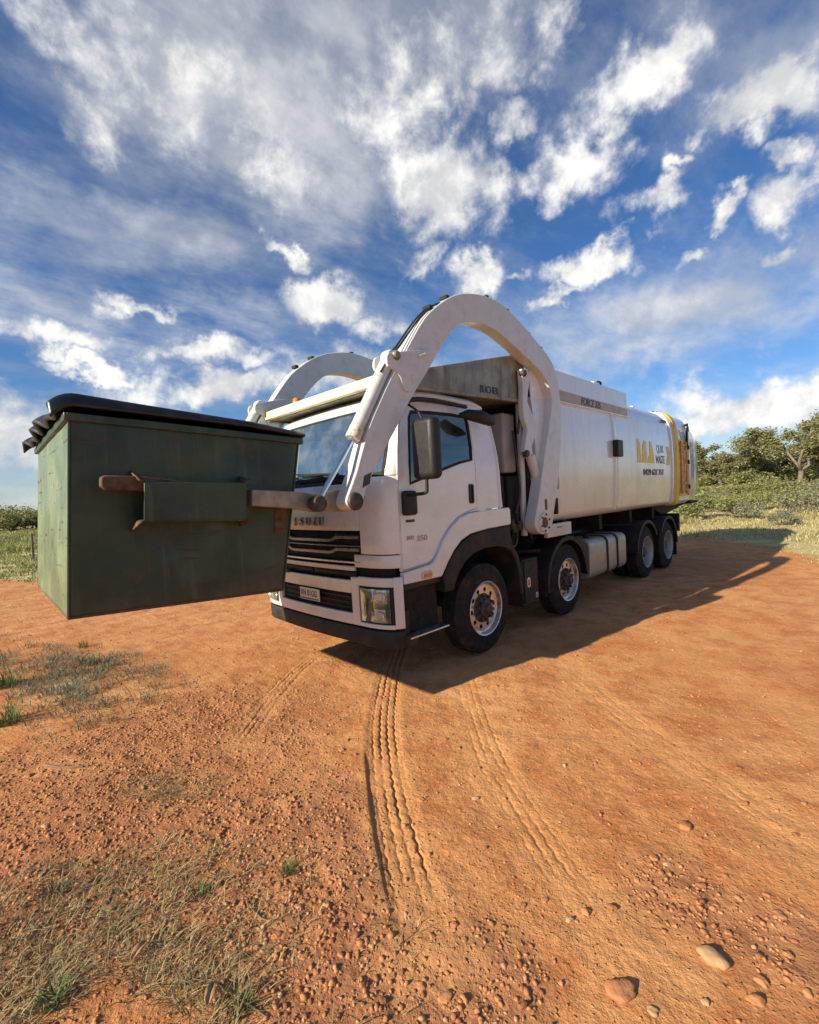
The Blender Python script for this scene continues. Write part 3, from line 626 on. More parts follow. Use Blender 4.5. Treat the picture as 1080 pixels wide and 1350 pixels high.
    def mb(name, y0, y1, z0, z1, x0, x1, m, par):
        U = lin(0, 1, 9); vs = []
        o = box(name, (x0, x1), sorted((sg*y0, sg*y1)), (z0, z1), m, par, .055, 5); return o
    mb('mirror_housing', 1.285, 1.565, 1.92, 2.47, .08, .22, 'black_plastic', mr_)
    box('mirror_glass', (.221, .225), sorted((sg*1.31, sg*1.53)), (1.97, 2.42), 'chrome', mr_, .002)
    tube('mirror_arm', [(.10, sg*1.18, 1.78), (.10, sg*1.26, 1.79), (.13, sg*1.40, 1.80), (.135, sg*1.42, 1.84), (.135, sg*1.42, 1.93)], .016, 'black_plastic', mr_, 10, 4)
    box('mirror_mount', (.03, .21), sorted((sg*1.175, sg*1.235)), (1.60, 1.83), 'black_plastic', mr_, .03, 4)
    tube('mirror_stay', [(.135, sg*1.40, 2.40), (.15, sg*1.36, 2.52), (.17, sg*1.16, 2.66)], .012, 'black_plastic', mr_, 8, 3)
    dm = raw('upper_mirror', *tube('', [(.92, sg*1.20, 2.60), (.98, sg*1.27, 2.60), (1.12, sg*1.33, 2.58), (1.28, sg*1.34, 2.55), (1.38, sg*1.32, 2.53)], [.02, .055, .07, .06, .015], None, None, 12, 0, True), 'black_plastic', mr_)
    tube('window_visor', [(.14, sg*1.15, 2.58), (.25, sg*1.17, 2.69), (.6, sg*1.175, 2.715), (1.1, sg*1.16, 2.71)], .022, 'black_plastic', T, 8, 4)
    # interior seats
    st = empty('seat'); st.parent = T
    box('seat_cushion', (.70, 1.20), sorted((sg*.30, sg*.85)), (1.55, 1.72), 'seat_grey', st, .05, 3)
    box('seat_back', (1.12, 1.28), sorted((sg*.30, sg*.85)), (1.68, 2.35), 'seat_grey', st, .05, 3)
    box('headrest', (1.14, 1.25), sorted((sg*.45, sg*.70)), (2.37, 2.55), 'seat_grey', st, .04, 3)
box('dashboard', (-.06, .34), (-1.05, 1.05), (1.60, 1.93), 'dash', T, .06, 4)
box('cab_floor', (-.02, 1.62), (-1.1, 1.1), (1.30, 1.38), 'chassis_black', T, .01)
box('cab_lining', (1.56, 1.60), (-1.03, 1.03), (1.40, 2.60), 'trim_light', T, .01)
sw = lathe('steering_wheel', [(.225+.016*math.cos(a*math.pi/4), .016*math.sin(a*math.pi/4)) for a in range(9)], 'soft_black', T, 32, (0, 0, 0), 'z')
sw.location = (.36, .55, 2.03); sw.rotation_euler = (0, math.radians(-32), 0)
tube('steering_column', [(.36, .55, 2.02), (.18, .55, 1.78)], .03, 'soft_black', T)
# door print
for sg in (-1,):
    text('door_number', '300', .052, (.075, -CW-.001, 1.372), (1, 0, 0), (0, 0, 1), 'silver_print', T, .002, .001, 1.35)
    text('door_number', '350', .075, (.215, -CW-.001, 1.348), (1, 0, 0), (0, 0, 1), 'silver_print', T, .002, .001, 1.35)
    box('door_badge', (.085, .20), (-CW-.004, -CW+.002), (1.535, 1.56), 'dark_print', T, .001)

# --- wheels
def make_wheel(rear=False):
    """wheel with its outer face at y = 0, axle along y"""
    wt = .27; prof = [(.297, .006), (.318, -.004), (.36, -.012), (.42, -.016), (.455, -.022), (.474, -.038)]
    tread = []
    for i, (a, b) in enumerate(((.040, .082), (.094, .128), (.140, .174), (.186, .228))):
        tread += [(.488, -a), (.497, -a-.004), (.497, -b+.004), (.486, -b)]
    ty = prof+tread+[(.474, -.232), (.455, -.248), (.36, -.262), (.30, -.25), (.285, -.22), (.285, -.03), (.297, .006)]
    tb = bpy.data.meshes
    tyre = lathe('tyre', ty, 'rubber', None, 64)
    if not rear:
        rim = lathe('rim', [(.300, -.012), (.304, .002), (.296, .008), (.286, .003), (.280, -.02), (.272, -.045), (.255, -.052), (.245, -.050), (.245, -.07), (.262, -.075), (.284, -.06), (.284, -.2), (.300, -.2)], 'alloy', None, 64)
        disc = [circle(0, 0, .25, 60)]; hs = [circle(.205*math.cos(math.radians(36*k+8)), .205*math.sin(math.radians(36*k+8)), .026, 14) for k in range(10)]
        dk = plate('disc', disc[0], -.062, -.048, 'alloy', None, hs, .004)
        hub = lathe('hub', [(.165, -.05), (.160, -.038), (.10, -.034), (.098, .0), (.085, .012), (.06, .02), (.055, .05), (.04, .058), (.0, .06)], 'hub_rust', None, 32)
        lug = tubes('lug_nuts', [([(.137*math.cos(math.radians(36*k+26)), -.04, .137*math.sin(math.radians(36*k+26))), (.137*math.cos(math.radians(36*k+26)), .006, .137*math.sin(math.radians(36*k+26)))], .017) for k in range(10)], 'hub_rust', None, 6)
        inner = lathe('brake_drum', [(.0, -.12), (.21, -.12), (.21, -.26), (0, -.26)], 'soft_black', None, 32)
    else:
        rim = lathe('rim', [(.300, -.012), (.304, .002), (.296, .008), (.286, .0), (.276, -.03), (.262, -.10), (.25, -.17), (.235, -.185), (.225, -.182), (.225, -.2), (.29, -.2), (.300, -.2)], 'rim_grey', None, 64)
        disc = [circle(0, 0, .23, 60)]; hs = [circle(.19*math.cos(math.radians(36*k+8)), .19*math.sin(math.radians(36*k+8)), .024, 12) for k in range(10)]
        dk = plate('disc', disc[0], -.195, -.182, 'rim_grey', None, hs, .004)
        hub = lathe('hub', [(.15, -.185), (.145, -.17), (.105, -.165), (.10, -.06), (.085, -.045), (.0, -.04)], 'hub_rust', None, 32)
        lug = tubes('lug_nuts', [([(.135*math.cos(math.radians(36*k+26)), -.18, .135*math.sin(math.radians(36*k+26))), (.135*math.cos(math.radians(36*k+26)), -.13, .135*math.sin(math.radians(36*k+26)))], .017) for k in range(10)], 'hub_rust', None, 6)
        inner = lathe('inner_tyre', [(r, d-.32) for r, d in ty], 'rubber', None, 48)
    lug['kind'] = 'stuff'
    return [tyre, rim, dk, hub, lug, inner]
def flip_y(parts):
    for o in parts:
        for v in o.data.vertices: v.co.y = -v.co.y
        o.data.flip_normals()
wf = make_wheel(False); wr = make_wheel(True)
flip_y(wf); flip_y(wr)          # outer face now looks along -y
for parts, xs in ((wf, (1.25, 3.234)), (wr, (6.547, 7.85))):
    first = True
    for x in xs:
        for sg in (-1, 1):
            e = empty('wheel', (x, sg*1.2, .497)); e.parent = T
            if sg > 0: e.rotation_euler = (0, random.random()*6, math.pi)
            else: e.rotation_euler = (0, random.random()*6, 0)
            for o in parts:
                c = o if first else o.copy()
                if not first: COL.objects.link(c)
                c.parent = e
            first = False
# axles, chassis
for x in (1.25, 3.234, 6.547, 7.85): tube('axle', [(x, -1.0, .5), (x, 1.0, .5)], .07, 'chassis_black', T, 12)
for s in (-1, 1): box('chassis_rail', (.2, 9.2), sorted((s*.37, s*.45)), (.78, 1.06), 'chassis_black', T, .008)
box('engine', (.25, 1.9), (-.42, .42), (.62, 1.30), 'chassis_black', T, .06)
box('gearbox', (1.9, 3.0), (-.25, .25), (.6, 1.0), 'chassis_black', T, .08)
for x in (2.2, 3.9, 5.6, 7.2, 8.9): box('cross_member', (x-.06, x+.06), (-.37, .37), (.80, 1.02), 'chassis_black', T, .005)
for xa in (1.25, 3.234): 
    for s in (-1, 1): tube('leaf_spring', [(xa-.75, s*.52, .80), (xa, s*.52, .60), (xa+.75, s*.52, .80)], .04, 'chassis_black', T, 8, 4)
tube('rear_suspension_beam', [(6.55, -.5, .62), (7.2, -.5, .70), (7.85, -.5, .62)], .07, 'chassis_black', T, 8, 3)
tube('prop_shaft', [(3.0, 0, .75), (6.4, 0, .60)], .06, 'chassis_black', T, 10)
# fenders over the second and rear axles
def arcfender(name, cx, r0, a0, a1, y0, y1, m='fender_black', th=.03, lip=.03):
    n = 20; pts = [(cx+r0*math.cos(math.radians(a0+(a1-a0)*i/n)), .497+r0*math.sin(math.radians(a0+(a1-a0)*i/n))) for i in range(n+1)]
    inn = [(cx+(r0-th)*math.cos(math.radians(a0+(a1-a0)*i/n)), .497+(r0-th)*math.sin(math.radians(a0+(a1-a0)*i/n))) for i in range(n+1)]
    o = plate(name, pts+inn[::-1], y0, y1, m, T, [], .006)
    inn2 = [(cx+(r0-th-lip)*math.cos(math.radians(a0+(a1-a0)*i/n)), .497+(r0-th-lip)*math.sin(math.radians(a0+(a1-a0)*i/n))) for i in range(n+1)]
    ys = y0 if abs(y0) > abs(y1) else y1; sg = -1 if ys < 0 else 1
    plate('fender_lip', grow(pts, .0)+inn2[::-1], ys-sg*.004, ys+sg*.012, m, o, [], .004)
    return o
for s in (-1, 1):
    f2 = arcfender('mudguard', 3.234, .62, 5, 188, *sorted((s*.84, s*1.205)))
    arcfender('rear_mudguard', 6.547, .615, 28, 175, *sorted((s*.60, s*1.215)))
    arcfender('rear_mudguard', 7.85, .615, 0, 148, *sorted((s*.60, s*1.215)))
    plate('mudguard_flap', [(2.60, .62), (2.63, .60), (2.66, .36), (2.63, .36)], *sorted((s*.88, s*1.18)), 'fender_black', T, [], .003)
    plate('mud_flap', [(8.49, .62), (8.52, .62), (8.53, .20), (8.50, .20)], *sorted((s*.65, s*1.18)), 'fender_black', T, [], .003)
    tube('fender_stay', [(2.35, s*.9, .98), (2.62, s*1.12, .98)], .025, 'chassis_black', T)
    tube('fender_stay', [(5.55, s*.5, 1.08), (6.0, s*1.15, 1.06)], .022, 'chassis_black', T)
    tl = box('tail_light_panel', (8.60, 8.68), sorted((s*.70, s*1.22)), (.72, 1.12), 'black_plastic', T, .01)
    box('tail_lamp', (8.675, 8.70), sorted((s*.80, s*1.14)), (.80, .92), 'tail_red', tl, .01)
    # white bolted plate behind the arm pivot
    pv = box('pivot_plate', (2.66, 3.36), sorted((s*1.16, s*1.215)), (1.14, 1.315), 'arm_white', T, .008)
    for bx_ in (2.75, 2.83, 3.12, 3.24): lathe('bolt', [(0, .012), (.016, .012), (.018, .0)], 'hub_rust', pv, 8, (bx_, s*1.215, 1.20 if bx_ < 2.9 else 1.24), 'y')
    plate('pivot_slot', rrect(2.93, 3.08, 1.255, 1.268, .006), *sorted((s*1.213, s*1.217)), 'soft_black', pv, [], 0)
    box('fender_top', (2.75, 3.75), sorted((s*.75, s*1.19)), (1.128, 1.15), 'chassis_black', T, .006)
# fuel tank
def rsec(yc, zc, hy, hz, r, n=5): return [(a, b) for a, b in rrect(yc-hy, yc+hy, zc-hz, zc+hz, r, n)]
tk = plate('fuel_tank', rrect(-1.20, -.62, .37, .98, .11, 5), 3.98, 5.46, 'tank_alu', T, [], .02, 3, axis='x')
for x0 in (4.60, 5.02): plate('tank_strap', rrect(-1.212, -.61, .36, .992, .115, 5), x0, x0+.06, 'chassis_black', tk, [rrect(-1.203, -.62, .372, .983, .11, 5)], .004, axis='x')
plate('tank_bracket', [(-1.15, .46), (-1.15, .50), (-.72, .90), (-.66, .90), (-.66, .84), (-1.08, .46)], 3.955, 3.985, 'chassis_black', tk, [], .005, axis='x')
lathe('filler_cap', [(0, .05), (.045, .05), (.055, .0)], 'chassis_black', tk, 20, (4.3, -1.0, .98), 'z')
box('air_tank', (3.98, 5.4), (.62, 1.18), (.40, .95), 'chassis_black', T, .1, 4)
# tool box with its round latch
tb = box('tool_box', (2.09, 2.46), (-1.16, -.72), (.33, .92), 'black_plastic', T, .015)
box('box_door', (2.115, 2.44), (-1.175, -1.155), (.36, .90), 'fender_black', tb, .008)
plate('box_latch', rrect(2.17, 2.24, .56, .69, .03), -1.182, -1.172, 'chrome', tb, [rrect(2.19, 2.22, .585, .665, .013)], .003)
plate('latch_paddle', rrect(2.188, 2.222, .58, .67, .013), -1.179, -1.174, 'soft_black', tb, [], 0)
box('box_reflector', (2.37, 2.43), (-1.178, -1.172), (.40, .47), 'lens', tb, .002)

# --- hopper canopy over the cab
def ztop(x): return 2.895+(x-.0)*(3.49-2.895)/2.28
def zbot(x): return 2.815+.045*x
for s in (-1, 1):
    hp = plate('hopper_side', [(.03, zbot(.03)), (2.42, zbot(2.42)), (2.42, 3.44), (2.28, 3.49), (.03, ztop(.03))], *sorted((s*1.115, s*1.085)), 'steel_dirty', T, [], .006)
    box('hopper_rail', (.0, 2.40), sorted((s*1.08, s*1.128)), (2.795, 2.835), 'steel_dirty', hp, .006, 2, lambda v: (v[0], v[1], v[2]+.045*v[0]))
    tube('hopper_edge', [(.02, s*1.10, ztop(.02)), (2.28, s*1.10, 3.495)], .014, 'steel_dirty', hp, 8)
text('hopper_lettering', 'BUCHER', .115, (1.43, -1.118, 2.925), (1, 0, .03), (0, 0, 1), 'dark_print', T, .002, .0015, .86)
vsl = [(.03, -1.09, zbot(.03)), (.03, 1.09, zbot(.03)), (2.4, 1.09, zbot(2.4)), (2.4, -1.09, zbot(2.4))]
raw('hopper_floor', vsl+[(a, b, c+.02) for a, b, c in vsl], [(0, 1, 2, 3), (7, 6, 5, 4), (0, 4, 5, 1), (1, 5, 6, 2), (2, 6, 7, 3), (3, 7, 4, 0)], 'steel_dirty', T)
box('canopy_lip', (-.03, .04), (-1.13, 1.13), (2.825, 2.925), 'cream', T, .012, 3)
tube('cab_guard_rail', [(.02, -1.12, 2.80), (.06, -1.12, 2.66), (.07, -1.14, 2.58)], .02, 'cream', T, 8, 3)
bc = lathe('beacon', [(0, .075), (.03, .07), (.045, .05), (.05, .0)], 'amber', T, 20, (.10, .58, 2.945), 'z')
lathe('beacon_base', [(.06, .0), (.055, -.03), (.0, -.03)], 'soft_black', bc, 20, (.10, .58, 2.95), 'z')

# --- machinery between cab and body
box('body_bulkhead', (2.40, 2.46), (-1.12, 1.12), (1.15, 3.3), 'chassis_black', T, .01)
ex = tube('exhaust_stack', [(1.92, -.72, 1.2), (1.92, -.72, 2.75)], .085, 'steel_dirty', T, 16)
box('air_cleaner', (1.80, 2.05), (-1.0, -.62), (1.45, 2.0), 'soft_black', T, .06, 4)
for z in (1.55, 1.72, 1.9): lathe('cleaner_band', [(.0, 0), (.20, 0), (.205, .012), (.20, .024), (0, .024)], 'chassis_black', T, 20, (1.93, -.82, z), 'z')
box('grey_locker', (2.08, 2.36), (-.98, -.6), (2.02, 2.78), 'trim_light', T, .03)
box('black_locker', (2.08, 2.38), (-1.02, -.55), (1.30, 1.98), 'soft_black', T, .03)
tube('support_post', [(2.36, -1.05, 1.2), (2.36, -1.05, 2.9)], .045, 'arm_white', T, 8)
L_ = []
for k in range(9):
    y = -1.05+.055*k; z0 = 1.25+.04*k
    L_.append(([(1.78+.03*k, y, z0+.35), (1.9, y-.03, z0-.05), (2.05, y-.04, z0-.15+.03*(k % 3)), (2.2, y, z0+.05), (2.3, y+.05, z0+.5)], .017))
for k, pts in enumerate(L_): tube('hydraulic_hose', pts[0], .017, 'hose_black', T, 8, 4)
for k in range(5):
    lathe('valve_block', [(0, .07), (.03, .07), (.04, .03), (.04, -.03), (.03, -.05), (0, -.05)], 'hub_rust', T, 10, (1.88+.09*k, -1.06+.03*(k % 2), 1.30+.03*(k % 3)), 'z')
box('valve_bank', (1.85, 2.30), (-1.0, -.6), (1.10, 1.26), 'chassis_black', T, .02)
# the packer's lever and its ram, bolted to the body side
lev = S(-1.16, [(684, 487), (692, 488), (696, 498), (693, 515), (692, 530), (698, 545), (704, 556), (705, 568), (701, 580), (698, 590), (700, 600), (694, 604), (688, 596), (690, 580), (692, 565), (687, 550), (686, 535), (686, 510)])
lv = plate('packer_lever', lev, -1.20, -1.13, 'arm_white', T, [], .008)
for q in ((690, 492), (694, 598)):
    x_, z_ = S(-1.2, [q])[0]; lathe('lever_pin', [(0, -.03), (.035, -.03), (.045, -.02), (.045, .03)], 'hub_rust', lv, 16, (x_, -1.20, z_), 'y')
pr = S(-1.17, [(699, 600), (708, 632), (711, 648)])
rm = tube('packer_ram', [(pr[0][0], -1.17, pr[0][1]), (pr[1][0], -1.17, pr[1][1])], .062, 'arm_white', T, 16)
tube('packer_rod', [(pr[1][0], -1.17, pr[1][1]), (pr[2][0], -1.17, pr[2][1]-.12)], .03, 'steel_dirty', rm, 12)
tube('packer_hose', [(2.24, -1.02, 2.55), (2.20, -1.08, 2.2), (2.24, -1.08, 1.75), (2.15, -1.06, 1.5)], .018, 'hose_black', T, 8, 4)
tube('packer_hose', [(2.30, -1.13, 3.3), (2.26, -1.14, 2.9), (2.22, -1.10, 2.5)], .016, 'hose_black', T, 8, 4)

# --- lift arms
OUT = [(614, 386.5), (630, 387.5), (646, 392), (663, 402), (680, 418), (696, 436), (710, 453), (722, 468), (730, 482), (735, 500), (738.5, 525), (740.5, 560), (738.5, 605), (735.5, 640), (730, 680)]
BOT = [(728.5, 691), (724, 700), (717, 704.5), (709.5, 701), (705.5, 692), (706, 683)]
INN = [(709.5, 665), (713, 640), (717.5, 605), (722, 575), (726.5, 545), (728, 528), (725, 512), (717, 494), (703, 479), (687, 464), (672, 450), (657, 437.5), (641, 428.5), (627, 424.5), (615, 424), (603, 430), (591, 444), (579, 463), (567, 484), (552, 509), (540, 530), (525, 560), (511, 586), (497, 614), (484, 642), (479, 662)]
TIP = [(475, 670), (468, 673), (460, 669), (457, 661)]
FRT = [(461, 648), (471, 620), (485, 568), (500, 532), (516, 497), (530, 472), (545, 444), (560, 419), (574, 405), (588, 394.5), (601, 388.5)]
AY0, AY1 = 1.13, 1.28
armo = S(-AY1, OUT+BOT+INN+TIP+FRT)
armo = smooth_loop(armo, 2)
gus = smooth_loop(S(-AY1-.01, [(509, 474), (511, 466), (520, 464.5), (563, 461), (564, 466), (557, 484), (548, 503), (543, 514), (537, 517), (531, 511), (527, 497), (521, 489), (511, 483)]), 2)
pin = S(-1.2, [(512, 472)])[0]; rodend = S(-1.2, [(418, 664)])[0]; barrel_end = S(-1.2, [(464, 579)])[0]
tipc = S(-AY1, [(468.5, 661)])[0]; pivc = S(-AY1, [(717.5, 689)])[0]
for s in (-1, 1):
    am = plate('lift_arm', armo, *sorted((s*AY0, s*AY1)), 'arm_white', T, [], .008, 2, ang=30)
    for off in (0, 1):
        y0, y1 = (AY1-.004, AY1+.022) if off == 0 else (AY0-.022, AY0+.004)
        plate('arm_gusset', gus, *sorted((s*y0, s*y1)), 'arm_white', am, [], .004)
    for slot in ([(541.5, 495), (544, 507)], [(549, 471), (558, 468)]):
        (a, b), (c, d) = S(-AY1, slot); tube('gusset_slot', [(a, s*(AY1+.022), b), (c, s*(AY1+.022), d)], .018, 'arm_white', am, 8)
    lathe('gusset_pin', [(0, .03), (.03, .03), (.04, .02), (.045, 0)] if s > 0 else [(0, -.03), (.03, -.03), (.04, -.02), (.045, 0)], 'steel_dirty', am, 16, (pin[0], s*(AY1+.02), pin[1]), 'y')
    # pivot boss with bolts and its rusty cap
    lathe('pivot_boss', [(.0, s*.012), (.075, s*.014), (.09, s*.02), (.125, s*.022), (.135, 0)], 'arm_white', am, 28, (pivc[0], s*AY1, pivc[1]), 'y')
    lathe('pivot_cap', [(.0, s*.02), (.06, s*.024), (.07, s*.012)], 'rust_metal', am, 20, (pivc[0], s*AY1, pivc[1]), 'y')
    for k in range(6):
        a = math.radians(60*k+20); lathe('pivot_bolt', [(0, s*.014), (.012, s*.014), (.014, 0)], 'hub_rust', am, 8, (pivc[0]+.105*math.cos(a), s*(AY1+.02), pivc[1]+.105*math.sin(a)), 'y')
    lathe('tip_cap', [(0, s*.03), (.055, s*.028), (.07, s*.018), (.075, 0)], 'hub_rust', am, 24, (tipc[0], s*AY1, tipc[1]), 'y')
    lathe('tip_boss', [(0, -s*.03), (.055, -s*.028), (.078, -s*.01), (.078, 0)], 'fork_steel', am, 24, (tipc[0], s*AY0, tipc[1]), 'y')
    # hoses on top of the arm and their clips
    for k in range(2 if s < 0 else 0):
        hs = S(-AY1, [(505, 490+3*k), (517, 470-k), (530, 455-k), (545, 433-k), (560, 414-k), (572, 403), (583, 398)])
        tube('arm_hose', [(a+.0, s*(AY1-.03-.045*k), b+.002) for a, b in hs], .010, 'hose_black', am, 6, 3)
    for q in ((571, 404), (593, 391), (645, 391), (672, 409), (700, 440), (716, 459)):
        a, b = S(-AY1, [q])[0]; box('hose_clip', (a-.025, a+.025), sorted((s*(AY1-.12), s*(AY1-.02))), (b-.01, b+.025), 'soft_black', am, .004)
    tk_ = S(-AY1-.002, [(724, 652), (731, 636), (722, 668), (712, 668)])
    box('arm_decal', (S(-AY1, [(720, 665)])[0][0]-.03, S(-AY1, [(720, 665)])[0][0]+.03), sorted((s*(AY1-.001), s*(AY1+.0025))), (1.52, 1.66), 'dark_print', am, 0)
    dq = S(-AY1, [(481, 632)])[0]
    plate('arm_decal', [(dq[0]-.03, dq[1]-.07), (dq[0]+.05, dq[1]-.035), (dq[0]+.075, dq[1]+.06), (dq[0]-.005, dq[1]+.03)], *sorted((s*(AY1-.001), s*(AY1+.0025))), 'dark_print', am, [], 0)
    # fork ram
    cy = empty('fork_ram'); cy.parent = T
    yv = s*1.205; p0 = Vector((pin[0], yv, pin[1])); p1 = Vector((barrel_end[0], yv, barrel_end[1])); p2 = Vector((rodend[0], yv, rodend[1]))
    d = (p1-p0).normalized()
    tube('ram_barrel', [p0-d*.03, p0+d*.02, p1-d*.12], [.055, .06, .06], 'arm_white', cy, 20)
    tube('ram_gland', [p1-d*.13, p1-d*.11, p1-d*.01, p1], [.062, .064, .064, .056], 'rust_chip', cy, 20)
    tube('ram_rod', [p1-d*.02, p2], .022, 'chrome_rod', cy, 14)
    tube('ram_pipe', [p0+d*.10+Vector((.07, 0, .03)), p1-d*.10+Vector((.07, 0, .03)), p1-d*.06+Vector((.05, 0, .02))], .012, 'arm_white', cy, 8)
    lathe('ram_eye', [(.0, -s*.05), (.055, -s*.05), (.065, -s*.035), (.065, s*.035), (.055, s*.05), (.0, s*.05)], 'hub_rust', cy, 24, p2, 'y')
    lathe('ram_eye', [(.0, -s*.05), (.055, -s*.05), (.065, -s*.035), (.065, s*.035), (.055, s*.05), (.0, s*.05)], 'arm_white', cy, 24, p0, 'y')
    # fork: a knuckle plate at the arm's tip and a long tine
    kn = S(-1.1, [(480, 655), (474, 668), (462, 673.5), (440, 675), (418, 675), (398, 671), (330, 667), (330, 645.5), (398, 649), (412, 652), (430, 649), (448, 645), (466, 647)])
    fk = plate('fork', kn, *sorted((s*1.01, s*1.135)), 'fork_steel', T, [], .008, 2)
    tn = S(-1.06, [(332, 646), (332, 667), (190, 647), (140, 645.5), (133, 641), (133, 629), (138, 626.5), (190, 628)])
    plate('fork_tine', [tn[0], tn[1], tn[2], tn[3], tn[4], tn[5], tn[6], tn[7]], *sorted((s*1.005, s*1.065)), 'rust_metal', fk, [], .008, 2)
tube('arm_torque_tube', [(pivc[0], -1.13, pivc[1]), (pivc[0], 1.13, pivc[1])], .10, 'chassis_black', T, 16)
tube('fork_torque_tube', [(tipc[0]+.0, -1.0, tipc[1]-.0), (tipc[0], -1.13, tipc[1])], .05, 'fork_steel', T, 16)

# --- body
SEC = [(.0, 1.33), (.95, 1.33), (1.09, 1.345), (1.145, 1.40), (1.17, 1.55), (1.188, 1.8), (1.198, 2.05), (1.2, 2.3), (1.194, 2.55), (1.18, 2.8), (1.155, 3.0), (1.12, 3.14), (1.05, 3.26), (.93, 3.34), (.6, 3.41), (.0, 3.44)]
SEC = smooth_loop(SEC, 2, False)
full = [(-a, b) for a, b in SEC]+[(a, b) for a, b in SEC[::-1][1:-1]]
def loft(name, xs, m, parent, caps=True, sc=None):
    n = len(full); vs = []; fs = []
    for k, x in enumerate(xs):
        sy, sz, zc = (sc[k] if sc else (1, 1, 2.35))
        for a, b in full: vs.append((x, a*sy, zc+(b-2.35)*sz))
    for k in range(len(xs)-1):
        for i in range(n): fs.append((k*n+i, k*n+(i+1) % n, (k+1)*n+(i+1) % n, (k+1)*n+i))
    if caps: fs += [tuple(range(n)), tuple((len(xs)-1)*n+i for i in range(n))]
    return raw(name, vs, fs, m, parent, True, 40)
body = loft('body', [2.47, 4, 5.2, 6.5, 8.0, 8.27], 'body_white', T)
rr_ = loft('side_rib', [5.03, 5.06, 5.17, 5.20], 'body_white', body, False, [(1.0, 1.0, 2.35), (1.018, 1.008, 2.35), (1.018, 1.008, 2.35), (1, 1, 2.35)])
cut = [i for i, v in enumerate(rr_.data.vertices) if v.co.z > 3.08]
bm = bmesh.new(); bm.from_mesh(rr_.data); bmesh.ops.delete(bm, geom=[v for v in bm.verts if v.co.z > 3.1 or v.co.z < 1.36], context='VERTS'); bm.to_mesh(rr_.data); bm.free()
jb = box('junction_box', (5.02, 5.25), (-1.29, -1.195), (2.28, 2.56), 'black_plastic', body, .015)
for s in (-1, 1):
    cp = plate('body_coaming', [(2.47, 2.98), (5.86, 3.0), (5.86, 3.02), (5.82, 3.45), (4.3, 3.445), (2.47, 3.44)], *sorted((s*1.10, s*1.163)), 'body_white', body, [], .008)
    plate('body_stripe', [(2.95, 3.025), (5.84, 3.045), (5.82, 3.165), (2.95, 3.175)], *sorted((s*1.158, s*1.170)), 'stripe_beige', body, [], .002)
    plate('stripe_lip', [(2.95, 2.995), (5.86, 3.015), (5.86, 3.033), (2.95, 3.013)], *sorted((s*1.158, s*1.185)), 'body_white', body, [], .003)
text('body_lettering', 'FORCE 335', .15, (3.93, -1.172, 3.045), (1, 0, .007), (0, 0, 1), 'dark_print', body, .002, .002, .98, .22)
cov = box('top_cover', (2.9, 5.8), (-1.08, 1.08), (3.30, 3.40), 'body_white', body, .02)
box('top_lamp', (4.55, 4.80), (-1.12, -1.02), (3.43, 3.50), 'cab_white', body, .02)
lathe('work_lamp', [(0, .02), (.045, .02), (.05, -.03), (.03, -.06), (0, -.06)], 'soft_black', body, 16, (4.86, -1.07, 3.50), 'x')
tube('lifting_hook', [(5.98, -.95, 3.30), (5.98, -.95, 3.44), (6.06, -.95, 3.50), (6.13, -.95, 3.44), (6.13, -.95, 3.34)], .02, 'soft_black', body, 8, 3)
box('roof_vent', (7.2, 7.35), (-.8, -.65), (3.36, 3.44), 'cab_white', body, .02)
for k, (x0, z0, z1) in enumerate(((2.98, 1.78, 2.02), (2.93, 1.44, 1.66))):
    plate('access_plate', rrect(x0, x0+.07, z0, z1, .02), -1.212, -1.17, 'chassis_black' if k else 'trim_light', body, [], .004)
# sign-writing: tall gold strokes, two words, chevrons, a telephone number
def sy(z):
    for (a, b), (c, d) in zip(SEC[:-1], SEC[1:]):
        if b <= z <= d and c > .5 and d > b: return -(a+(c-a)*(z-b)/(d-b))
    return -1.2
def decal(pts, m, name='body_print'): return plate(name, pts, -.005, .004, m, body, [], 0, 1, lin(2.18, 2.66, 9), lambda x, z: sy(z))
def stroke(x0, x1, z0, z1, lean=0.0, cutt=0.0): return decal([(x0, z0), (x1, z0), (x1+lean, z1-cutt), (x0+lean, z1)], 'gold_print')
zb, zt = 2.21, 2.66
decal([(6.17, zb), (6.40, zb), (6.34, zt-.10), (6.26, zt), (6.19, zt-.02)], 'gold_print'); decal([(6.42, zb), (6.70, zb), (6.68, zt-.04), (6.58, zt-.02), (6.48, zt-.10)], 'gold_print')
decal([(6.74, zb), (7.14, zb), (7.06, zt-.16), (6.98, zt-.02), (6.88, zt-.02), (6.86, zb+.16), (6.76, zb+.10)], 'gold_print')
text('body_print', 'QUIK', .215, (7.29, -1.197, 2.435), (1, 0, 0), (0, .03, 1), 'dark_print', body, .002, .003, .88)
text('body_print', 'WASTE', .225, (7.22, -1.2025, 2.215), (1, 0, 0), (0, .02, 1), 'dark_print', body, .002, .003, .78)
for k in range(3):
    x0 = 7.90+.085*k; decal([(x0, zt-.08), (x0+.045, zt-.08), (x0+.125, zb+.20), (x0+.08, zb+.20)], 'gold_print'); decal([(x0+.08, zb+.20), (x0+.125, zb+.20), (x0+.045, zb-.03), (x0, zb-.03)], 'gold_print')
text('body_print', '0429 627 717', .165, (6.47, -1.2035, 1.975), (1, 0, 0), (0, 0, 1), 'dark_print', body, .002, .0025, 1.34)
box('small_plate', (7.75, 8.15), (-1.135, -1.128), (3.09, 3.15), 'dark_print', body, 0, 2, lambda v: (v[0], v[1]-.02+(-.06 if v[2] < 3.1 else .0)*0, v[2]))
